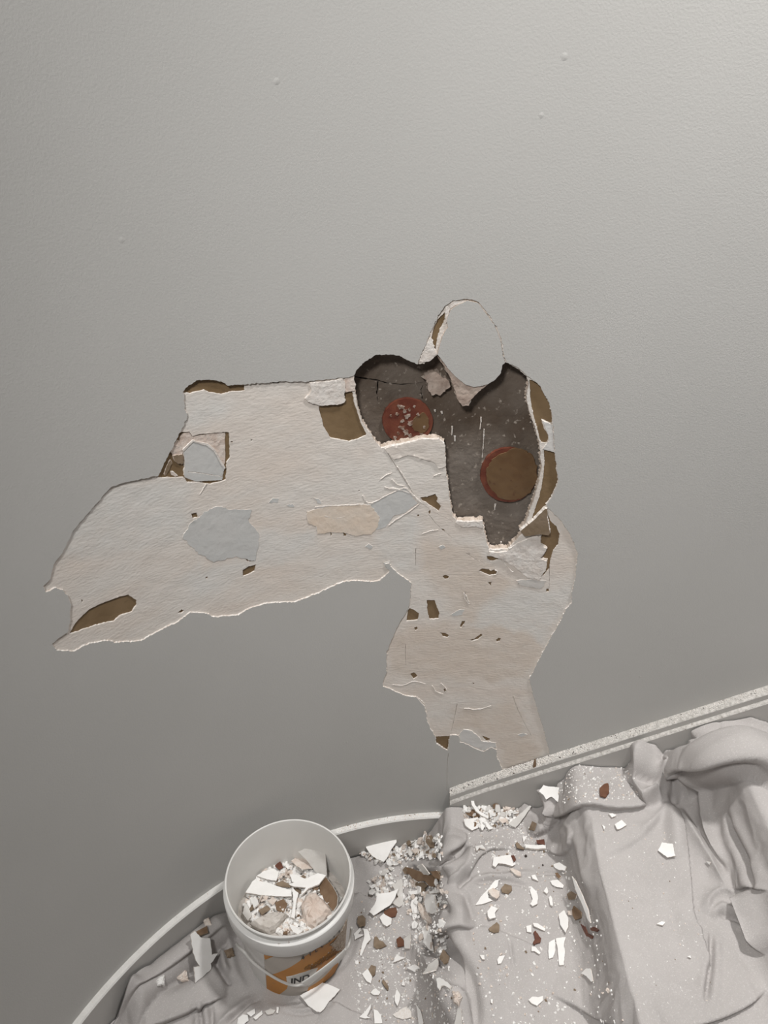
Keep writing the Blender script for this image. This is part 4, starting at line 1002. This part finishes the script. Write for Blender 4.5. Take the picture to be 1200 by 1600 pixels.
# ---- left of the bucket
flake(zH((765, 745), (790, 720), (815, 755), (870, 760), (885, 850), (915, 845), (880, 900), (880, 930), (790, 1005), (785, 920), (815, 915), (795, 880), (780, 840)), 'white', 'tall jagged white flake on the cloth folds left of the bucket', extra=.015, jag=.0009)
flake(zH((800, 730), (860, 700), (865, 735), (815, 752)), 'brownchip', 'brown scrap at the top of the tall jagged white flake', 'board shard', 'board_shard', edge='tan', extra=.006)
chunk(zH((575, 1000), (600, 970), (625, 965), (625, 1020), (585, 1025)), 'white', .012, 'white plaster block on the fold left of the bucket')
flake(zH((685, 760), (730, 710), (742, 725), (695, 778)), 'pale', 'pale strip tucked between the cloth and the curved baseboard', extra=.004)
chunk(zH((840, 670), (870, 650), (888, 690), (850, 697)), 'pinkchip', .010, 'small white lump above the tall jagged flake')
chunk(zH((955, 830), (1000, 815), (1012, 860), (970, 872)), 'tan', .010, 'crumpled tan scrap touching the left side of the bucket', 'board shard', 'board_shard')
chunk(zH((690, 980), (740, 930), (762, 1000), (720, 1003)), 'pinkchip', .010, 'pinkish crumb in the fold beside the tall jagged flake')
# ---- corner heap on the first step
flake(zE((370, 480), (400, 455), (410, 520), (460, 590), (555, 650), (550, 672), (490, 645), (420, 590), (380, 530)), 'white', 'curved white rind in the heap under the stair skirting', extra=.014, thick=.004)
flake(zE((760, 715), (880, 615), (985, 525), (1000, 535), (930, 640), (840, 760), (790, 735)), 'pale', 'sharp triangular pale shard leaning on the corner heap', tilt=(0, -.3, 0), extra=.012)
flake(zE((570, 485), (640, 480), (700, 520), (810, 548), (760, 562), (660, 560), (640, 520)), 'white', 'white bow-shaped flake on top of the corner heap', extra=.018)
flake(zE((290, 680), (340, 670), (430, 700), (440, 770), (380, 790), (310, 740)), 'white', 'white flake at the left of the corner heap', extra=.005)
flake(zE((470, 760), (490, 660), (530, 690), (600, 770), (560, 780), (520, 740), (490, 790)), 'white', 'white forked flake at the front of the corner heap', extra=.008)
chunk(zE((530, 600), (620, 570), (680, 620), (640, 655), (560, 645)), 'tan', .012, 'brown lump in the middle of the corner heap')
chunk(zE((660, 600), (740, 570), (790, 620), (740, 650)), 'brownchip', .012, 'dark brown lump at the right of the corner heap')
flake(zE((680, 440), (740, 430), (765, 460), (720, 485)), 'white', 'white flake at the back of the corner heap', extra=.014)
flake(zE((430, 490), (480, 470), (515, 510), (450, 550)), 'pinkchip', 'pinkish flake beside the curved white rind', extra=.012)
flake(zE((670, 640), (720, 640), (760, 690), (700, 715), (660, 680)), 'pinkchip', 'pinkish flake left of the sharp triangular shard', extra=.008)
flake(zE((920, 920), (910, 860), (960, 845), (930, 900)), 'white', 'small white flake above the long bar on the first step')
flake(zE((930, 940), (1010, 950), (1150, 950), (1155, 985), (1050, 990), (940, 980)), 'white', 'white bar with a curled dark end on the first step', extra=.004, thick=.005)
flake(zE((835, 930), (855, 910), (930, 985), (920, 993), (850, 975)), 'tan', 'dark curled end beside the white bar on the first step', 'board shard', 'board_shard', edge='dark', extra=.004)
flake(zE((1055, 890), (1135, 880), (1145, 940), (1060, 925)), 'maroon', 'dark red scrap lying against the white bar', 'paint scrap', 'paint_scrap', edge='maroon', extra=.007)
flake(zE((415, 960), (490, 945), (525, 990), (460, 970), (430, 1015)), 'white', 'white spiky flake below the corner heap')
flake(z5((665, 280), (690, 245), (780, 260), (775, 345), (735, 310), (705, 325), (690, 300)), 'white', 'white flake lying on the gathered cloth lump by the skirting', extra=.004)
flake(z5((608, 498), (630, 450), (650, 460), (640, 503)), 'tan', 'small tan scrap below the gathered cloth lump', 'board shard', 'board_shard', edge='tan')
flake(z5((1005, 265), (1030, 240), (1055, 235), (1060, 290), (1040, 318), (1008, 308)), 'rustchip', 'rust brown scrap on the upper cloth strip beside the skirting', 'paint scrap', 'paint_scrap', edge='rustchip')
# ---- first tread
flake(zF((245, 165), (255, 105), (310, 95), (390, 85), (425, 115), (425, 160), (400, 175), (340, 155), (290, 150), (270, 182)), 'white', 'white flake with a rolled end high on the first tread', extra=.005, thick=.004)
flake(zF((392, 90), (414, 88), (430, 122), (414, 138)), 'maroon', 'maroon tip on the white flake with a rolled end', 'paint scrap', 'paint_scrap', edge='maroon', extra=.0085)
flake(zF((730, 155), (775, 140), (830, 175), (815, 205), (770, 200), (735, 180)), 'white', 'white leaf-like flake at the upper right of the first tread')
flake(zF((700, 285), (760, 275), (805, 320), (800, 340), (740, 330), (715, 315)), 'white', 'white ragged flake left of the long thin sliver tip')
flake(zF((115, 475), (150, 420), (210, 350), (260, 290), (295, 275), (285, 330), (240, 370), (210, 390), (215, 420), (250, 440), (200, 455), (160, 470)), 'white', 'white arrowhead-shaped flake on the left of the first tread', extra=.003)
flake(zF((210, 370), (250, 345), (300, 375), (300, 410), (280, 430), (240, 410)), 'pinkchip', 'pinkish curl on the arrowhead-shaped flake', extra=.008, thick=.005)
flake(zF((312, 345), (345, 310), (395, 325), (398, 360), (370, 390), (320, 375)), 'tan', 'brown square scrap beside the arrowhead-shaped flake', 'board shard', 'board_shard', edge='tan')
flake(zF((205, 530), (240, 490), (290, 510), (265, 540), (270, 580), (225, 590), (210, 570)), 'white', 'small white block below the arrowhead-shaped flake', thick=.006, extra=.004)
flake(zF((215, 660), (250, 630), (280, 608), (300, 630), (298, 685), (260, 690), (225, 680)), 'tan', 'brown scrap below the small white block on the first tread', 'board shard', 'board_shard', edge='tan')
flake(zF((540, 360), (550, 335), (590, 370), (605, 410), (600, 470), (560, 488), (545, 470), (560, 430)), 'white', 'white boot-shaped flake in the middle of the first tread')
flake(zF((565, 690), (580, 675), (600, 700), (625, 740), (620, 770), (585, 775), (570, 790), (562, 770), (580, 740)), 'maroon', 'maroon bottle-shaped scrap in the middle of the first tread', 'paint scrap', 'paint_scrap', edge='maroon')
flake(zF((510, 640), (550, 630), (550, 690), (515, 685)), 'white', 'white squarish chip just left of the maroon bottle-shaped scrap')
flake(zF((560, 615), (600, 620), (660, 660), (655, 680), (610, 660), (570, 640)), 'white', 'white slanting flake above the maroon bottle-shaped scrap')
flake(zF((550, 800), (580, 800), (620, 850), (610, 860), (575, 835), (550, 835)), 'white', 'white hooked chip below the maroon bottle-shaped scrap')
flake(zF((768, 550), (810, 515), (845, 575), (840, 640), (822, 690), (780, 630)), 'white', 'white kite-shaped flake right of centre on the first tread', tilt=(-.12, 0, 0), extra=.005)
flake(zF((688, 770), (735, 740), (740, 830), (720, 885), (690, 895), (684, 830)), 'white', 'white rounded slab, left of a pair, on the first tread')
flake(zF((745, 735), (820, 725), (805, 780), (815, 850), (805, 945), (770, 945), (760, 850)), 'white', 'white long slab, right of a pair, on the first tread')
flake(zF((870, 245), (900, 280), (950, 380), (1000, 510), (1017, 610), (1000, 590), (960, 480), (920, 390)), 'white', 'long thin white sliver standing against the second riser', tilt=(-.5, 0, -.2), extra=.007)
flake(zF((880, 510), (895, 480), (950, 530), (950, 580), (900, 590), (880, 550)), 'brownchip', 'brown scrap left of the long thin sliver', 'board shard', 'board_shard', edge='tan')
flake(zF((835, 385), (870, 365), (915, 390), (900, 430), (850, 435)), 'tan', 'tan curled scrap beside the middle of the long thin sliver', 'board shard', 'board_shard', edge='edge')
flake(zF((945, 620), (975, 640), (995, 690), (1040, 715), (1030, 735), (990, 715), (965, 670)), 'maroon', 'maroon crescent scrap at the foot of the second riser', 'paint scrap', 'paint_scrap', edge='maroon')
flake(zF((1018, 655), (1045, 640), (1085, 665), (1070, 680), (1030, 672)), 'maroon', 'small maroon scrap right of the maroon crescent', 'paint scrap', 'paint_scrap', edge='maroon')
flake(zF((950, 1010), (985, 970), (1020, 970), (1040, 1070), (1025, 1075), (990, 1030)), 'white', 'white tooth-shaped flake low on the right of the first tread')
flake(zF((528, 1215), (560, 1190), (600, 1195), (640, 1185), (640, 1220), (595, 1265), (550, 1240)), 'white', 'white heart-shaped flake low on the first tread')
flake(zF((285, 900), (300, 875), (345, 870), (315, 930), (290, 935)), 'white', 'white drop-shaped chip at the left of the first tread')
flake(zF((147, 868), (180, 870), (185, 905), (165, 900)), 'white', 'white chip near the left edge of the first tread')
flake(zF((230, 1210), (248, 1210), (245, 1245), (232, 1235)), 'white', 'lone white chip at the lower left of the first tread')
flake(zF((685, 420), (700, 405), (715, 430), (715, 490), (695, 475)), 'white', 'white narrow chip right of the boot-shaped flake', thick=.004)
flake(zF((645, 370), (670, 335), (682, 372), (672, 392)), 'white', 'white pointed chip upper right of the boot-shaped flake', thick=.004)
flake(zF((550, 245), (580, 240), (605, 290), (560, 270)), 'white', 'white wedge chip above the boot-shaped flake', thick=.004)
flake(zF((380, 200), (400, 190), (465, 220), (470, 255), (430, 245)), 'pinkchip', 'pale chip below the flake with a rolled end', thick=.004)
flake(zF((738, 225), (760, 225), (785, 255), (770, 270), (750, 255)), 'brownchip', 'dark brown chip under the white leaf-like flake', 'board shard', 'board_shard', edge='edge')
flake(zF((840, 520), (875, 515), (880, 555), (845, 550)), 'pinkchip', 'pinkish chip left of the brown scrap by the sliver')
chunk(zF((497, 86), (505, 77), (516, 80), (518, 92), (506, 98)), 'dark', .005, 'black pebble high on the first tread', 'pebble', 'pebble', extra=0)
chunk(zF((634, 155), (642, 150), (648, 160), (640, 167)), 'dark', .004, 'smaller dark pebble right of the black pebble', 'pebble', 'pebble', extra=0)
chunk(zF((1135, 1140), (1150, 1118), (1165, 1140), (1150, 1160)), 'pinkchip', .007, 'white pebble at the foot of the second riser', 'pebble', 'pebble', extra=0)
# ---- second tread
flake(zG((380, 800), (400, 762), (450, 770), (462, 825), (425, 832)), 'white', 'white five-sided flake alone on the second tread')
flake(zG((178, 680), (210, 660), (232, 685), (190, 705)), 'white', 'white squarish flake at the top of the second tread')
flake(zG((150, 630), (168, 628), (184, 640), (165, 648)), 'white', 'small white chip beside the squarish flake on the second tread')
flake(zG((370, 1140), (395, 1128), (412, 1132), (400, 1148)), 'white', 'small white chip in the middle of the second tread')
flake(zG((120, 680), (135, 690), (130, 705)), 'white', 'tiny white sliver left of the squarish flake')
flake(zG((515, 1290), (530, 1286), (532, 1298)), 'white', 'tiny white chip low on the second tread')
flake(zG((605, 845), (625, 850), (622, 862)), 'white', 'tiny white chip by the long crease of the second tread')

sl = px_wall([(833, 1212)], .020)[0]
p = wall_map(np.array([[sl[0], SZ(sl[0])]]), .019)[0]
V = []
for k, (a, b) in enumerate([(.0035, 0), (.003, .5), (.0012, 1)]):
    for dx, dy in ((-1, -.5), (1, -.5), (1, .5), (-1, .5)): V.append((dx*a, dy*a+.004*b, .022*b))
F = [(i+4*k, (i+1) % 4+4*k, (i+1) % 4+4*k+4, i+4*k+4) for k in range(2) for i in range(4)]+[(3, 2, 1, 0), (8, 9, 10, 11)]
o = link('board_shard', mesh('board_shard', V, F, M['brownchip'])); o.location = p
tag(o, 'dark brown sliver standing on the stair skirting ledge', 'board shard')
# ---- inside the bucket
def bflake(px, m, label, **k): return flake(px, m, label, bvh=MOUND, **k)
bflake(zA((230, 710), (290, 610), (350, 615), (440, 640), (510, 665), (600, 690), (605, 740), (500, 740), (380, 735)), 'white', 'large white shard lying across the rubble in the bucket', extra=.016, thick=.004, tilt=(0, -.2, 0))
bflake(zA((835, 640), (885, 580), (950, 660), (985, 740), (980, 810), (950, 860), (840, 720)), 'brownchip', 'brown board shard at the right inside the bucket', cat='board shard', name='board_shard', tilt=(-.5, -.1, 0), extra=.014, edge='white')
chunk(zA((690, 800), (720, 740), (800, 710), (860, 770), (930, 860), (870, 930), (800, 985), (720, 985), (690, 900)), 'stone_pink', .032, 'big pinkish rubble lump in the bucket', bvh=MOUND, rough=.08)
chunk(zA((265, 960), (330, 920), (430, 870), (540, 880), (575, 890), (540, 940), (470, 1010), (420, 1035), (330, 1005)), 'stone_grey', .026, 'greyish rubble lump at the front of the bucket', bvh=MOUND, rough=.08)
bflake(zA((675, 360), (750, 320), (800, 320), (850, 297), (880, 310), (890, 430), (900, 560), (800, 530), (740, 440)), 'pale', 'grey paper-backed flake standing against the inner bucket wall', tilt=(-.3, -1.3, 0), extra=.018, edge='pale')
bflake(zA((600, 450), (660, 400), (740, 440), (775, 510), (690, 520), (640, 490)), 'pinkchip', 'pinkish flake in front of the standing grey flake', extra=.012)
bflake(zA((580, 640), (650, 620), (740, 590), (820, 550), (885, 570), (830, 640), (740, 680), (680, 740), (720, 670), (620, 660)), 'white', 'white angled strip in the middle of the bucket', extra=.016, thick=.004)
bflake(zA((610, 680), (660, 720), (640, 800), (630, 930), (600, 920), (620, 800)), 'white', 'white upright strip between the two rubble lumps', extra=.014, thick=.005)
bflake(zA((470, 490), (510, 450), (540, 500), (500, 520)), 'maroon', 'dark red scrap at the back of the bucket', cat='paint scrap', name='paint_scrap', edge='maroon', extra=.012)
bflake(zA((320, 570), (380, 530), (450, 510), (500, 540), (480, 610), (400, 600)), 'white', 'white flake at the back left of the bucket', extra=.010)
bflake(zA((590, 560), (640, 560), (720, 600), (690, 640), (610, 620)), 'white', 'white flake just behind the angled strip', extra=.012)
bflake(zA((470, 630), (530, 610), (600, 640), (590, 665), (500, 655)), 'tan', 'tan scrap behind the large white shard in the bucket', cat='board shard', name='board_shard', edge='tan', extra=.014)
bflake(zA((580, 950), (610, 970), (700, 1020), (660, 1045), (620, 1030)), 'white', 'white curl near the front rim of the bucket', extra=.008)
bflake(zA((225, 790), (260, 840), (280, 900), (250, 940), (205, 880)), 'pale', 'pale flake at the left inside the bucket', extra=.010)
bflake(zA((270, 760), (320, 750), (340, 800), (300, 840)), 'white', 'white chip under the large white shard', extra=.010)
bflake(zA((400, 780), (450, 750), (480, 770), (450, 810)), 'pinkchip', 'pinkish chip under the large white shard', extra=.012)
bflake(zA((330, 850), (400, 810), (430, 840), (360, 890)), 'tan', 'tan chip above the greyish rubble lump', cat='board shard', name='board_shard', edge='tan', extra=.012)
bflake(zA((470, 790), (540, 760), (570, 800), (540, 870), (480, 850)), 'brownchip', 'dark brown chip above the greyish rubble lump', cat='board shard', name='board_shard', edge='tan', extra=.010)

# ---- many small chips, one object each
CH = []
for k in range(14):
    r = np.random.default_rng(300+k); n = r.integers(5, 8)
    a = np.sort(r.uniform(0, 2*math.pi, n)); a = np.linspace(0, 2*math.pi, n, endpoint=False)+r.normal(size=n)*.18
    rr = r.uniform(.6, 1.05, n); ax = r.uniform(.45, 1.0)
    th = r.uniform(.12, .34)
    V = [(rr[i]*math.cos(a[i]), ax*rr[i]*math.sin(a[i]), -th/2) for i in range(n)]+[(.9*rr[i]*math.cos(a[i])+r.normal()*.05, ax*.9*rr[i]*math.sin(a[i]), th/2+r.normal()*.08) for i in range(n)]
    F = [tuple(range(n))[::-1], tuple(range(n, 2*n))]+[(i, (i+1) % n, n+(i+1) % n, n+i) for i in range(n)]
    CH.append((V, F))
ADJ = {'white': 'small white', 'pinkchip': 'small pinkish', 'pale': 'small pale grey', 'tan': 'small tan', 'brownchip': 'small brown', 'stone_grey': 'small greyish', 'dust': 'small chalky'}
CHM = {}
def chip_mesh(k, m):
    if (k, m) not in CHM: CHM[(k, m)] = mesh('plaster_chip', CH[k][0], CH[k][1], M[m])
    return CHM[(k, m)]
def scatter(count, poly, size, mats, label, group, bvh=None, lift=(0.0, 0.0), seed=0, flat=.5, cat='plaster chip'):
    bvh = bvh or CLOTH; r = np.random.default_rng(seed)
    P = np.asarray(poly, float); lo_, hi_ = P.min(0), P.max(0); done = 0; tries = 0
    while done < count and tries < count*40:
        tries += 1
        q = lo_+r.random(2)*(hi_-lo_)
        if not inside(q[None], P)[0]: continue
        co, no, *_ = hit(q, bvh)
        if co is None: continue
        if no.dot(co-CAMV) > 0: no = -no
        s = r.uniform(*size)*.5
        m = mats[r.integers(len(mats))]
        o = bpy.data.objects.new('plaster_chip', chip_mesh(int(r.integers(14)), m)); COL.objects.link(o)
        nz = (no+Vector(r.normal(size=3)*flat)).normalized()
        q_ = nz.to_track_quat('Z', 'Y')
        o.rotation_mode = 'QUATERNION'
        o.rotation_quaternion = q_ @ Matrix.Rotation(r.uniform(0, 6.28), 3, 'Z').to_quaternion()
        o.scale = (s, s, s)
        o.location = co+no*(s*.22+r.uniform(*lift))
        tag(o, ADJ[m]+' '+label, cat, group); done += 1
WH = ['white', 'white', 'pinkchip', 'white', 'white', 'pale', 'white', 'pinkchip']
HEAP_A = [(556, 1316), (590, 1308), (640, 1304), (692, 1305), (692, 1340), (660, 1344), (610, 1350), (580, 1345), (560, 1340)]
HEAP_B = [(572, 1378), (600, 1358), (625, 1352), (690, 1362), (700, 1400), (692, 1440), (700, 1470), (690, 1500), (660, 1470), (640, 1430), (610, 1400), (575, 1398)]
HEAP_D = [(722, 1262), (738, 1248), (765, 1246), (805, 1244), (815, 1258), (805, 1285), (770, 1298), (730, 1292)]
MID = [(558, 1420), (600, 1415), (650, 1440), (690, 1500), (725, 1580), (725, 1600), (560, 1600), (545, 1520), (560, 1470)]
TREAD = [(735, 1305), (850, 1310), (900, 1350), (935, 1440), (975, 1600), (750, 1600), (735, 1450)]
scatter(66, HEAP_A, (.012, .028), WH+['tan'], 'plaster chip in the rubble strip under the landing baseboard', 'chips under the landing baseboard', lift=(.001, .012), seed=1, flat=.38)
scatter(78, HEAP_B, (.011, .027), WH+['tan'], 'plaster chip in the rubble between bucket and first step', 'chips between bucket and first step', lift=(.000, .009), seed=2, flat=.38)
scatter(30, HEAP_D, (.012, .030), WH+['tan', 'brownchip'], 'plaster chip in the corner heap under the stair skirting', 'chips in the corner heap', lift=(.001, .012), seed=3, flat=.5)
scatter(36, MID, (.005, .014), WH, 'plaster crumb scattered on the landing cloth', 'crumbs on the landing cloth', seed=4, flat=.3)
scatter(32, TREAD, (.004, .011), WH, 'plaster crumb scattered on the first tread', 'crumbs on the first tread', seed=5, flat=.3)
BUCK = zA((210, 800), (300, 620), (420, 510), (560, 450), (740, 470), (900, 600), (1000, 760), (900, 950), (700, 1040), (450, 1040), (280, 950))
scatter(58, BUCK, (.012, .030), WH+['tan', 'stone_grey', 'pale'], 'plaster chip among the rubble in the bucket', 'chips in the bucket', bvh=MOUND, lift=(.001, .008), seed=6, flat=.7)

# ---- uncountable fine crumbs
def crumbs(name, regions, label, seed, bvh=None, mats=('white', 'pinkchip', 'tan')):
    r = np.random.default_rng(seed); V = []; F = []; I = []
    def add(p, n, s):
        u, v = frame(n); k = len(V); mi = 0 if r.random() < .75 else (1 if r.random() < .85 else 2)
        b = [(-1, -.7), (1, -.8), (.8, .9), (-.7, .8)]; rot = r.uniform(0, 6.28); c_, s_ = math.cos(rot), math.sin(rot)
        h = s*r.uniform(.4, .9); bb = [(x*r.uniform(.6, 1.2), y*r.uniform(.4, 1.0)) for x, y in b]
        for lv in (0, 1):
            for x, y in bb:
                f_ = r.uniform(.75, .95) if lv else 1.0
                V.append(p+(u*(x*c_-y*s_)+v*(x*s_+y*c_))*s*f_+n*(h*lv*r.uniform(.7, 1.1)-.15*s*(1-lv)))
        for f in [(4, 5, 6, 7), (0, 1, 5, 4), (1, 2, 6, 5), (2, 3, 7, 6), (3, 0, 4, 7)]:
            F.append(tuple(k+i for i in f)); I.append(mi)
    for reg in regions:
        if reg[0] == 'ledge':
            _, sa, sb, na, nb, zf, cnt, sz = reg
            for _i in range(cnt):
                s = r.uniform(sa, sb); n_ = na+(nb-na)*r.beta(1.0, 1.4)
                p = wall_map(np.array([[s, zf(s)]]), n_)[0]
                add(p, np.array([0, 0, 1.0]), r.uniform(*sz))
        else:
            poly, cnt, sz, lift = reg; P = np.asarray(poly, float); lo_, hi_ = P.min(0), P.max(0); d = 0; t = 0
            while d < cnt and t < cnt*10:
                t += 1; q = lo_+r.random(2)*(hi_-lo_)
                if not inside(q[None], P)[0]: continue
                co, no, *_ = hit(q, bvh or CLOTH)
                if co is None: continue
                if no.dot(co-CAMV) > 0: no = -no
                n = np.array(no)+r.normal(size=3)*.35; n /= np.linalg.norm(n)
                s = sz[0]+(sz[1]-sz[0])*r.random()**1.8
                add(np.array(co)+np.array(no)*r.uniform(0, lift), n, s); d += 1
    o = link(name, mesh(name, V, F, [M[m] for m in mats], I))
    return tag(o, label, 'debris', kind='stuff')
crumbs('plaster_crumbs', [(HEAP_A, 330, (.002, .0075), .006), (HEAP_B, 380, (.0016, .007), .004), (MID, 700, (.0006, .0030), 0),
                          ([(560, 1400), (690, 1400), (720, 1560), (640, 1600), (560, 1600)], 350, (.0008, .0035), 0)],
       'fine white plaster crumbs strewn over the landing cloth', 11)
crumbs('plaster_crumbs', [(HEAP_D, 230, (.002, .0075), .006), (TREAD, 620, (.0005, .0034), 0), ([(720, 1250), (830, 1290), (860, 1330), (740, 1345)], 350, (.0007, .003), 0),
                          ([(850, 1195), (985, 1192), (1000, 1250), (880, 1255)], 420, (.0005, .0028), 0),
                          ([(930, 1270), (1060, 1260), (1120, 1560), (1000, 1590)], 220, (.0004, .0018), 0)],
       'fine white plaster crumbs strewn over the stair cloth', 12)
crumbs('plaster_crumbs', [('ledge', s_at_x(.158), .95, .001, .0205, SZ, 2600, (.0005, .0017)), ('ledge', s_at_x(.158), .30, .0005, .02, SZ, 900, (.0006, .0026)),
                          ('ledge', s_at_x(.158), .95, .022, .029, lambda s: SZ(s)-.0185, 500, (.0004, .0010))],
       'plaster dust and crumbs lying along the stair skirting ledge', 13, mats=('pale', 'dust', 'dark'))
crumbs('plaster_crumbs', [('ledge', -.30, s_at_x(.150), .001, .014, lambda s: .12, 260, (.0005, .0018)), ('ledge', -1.2, -.3, .001, .014, lambda s: .12, 120, (.0003, .001))],
       'sparse plaster crumbs on the curved landing baseboard', 14)
crumbs('plaster_crumbs', [(BUCK, 1300, (.002, .009), .006)], 'fine plaster crumbs covering the rubble in the bucket', 15, bvh=MOUND, mats=('white', 'pinkchip', 'brownchip'))
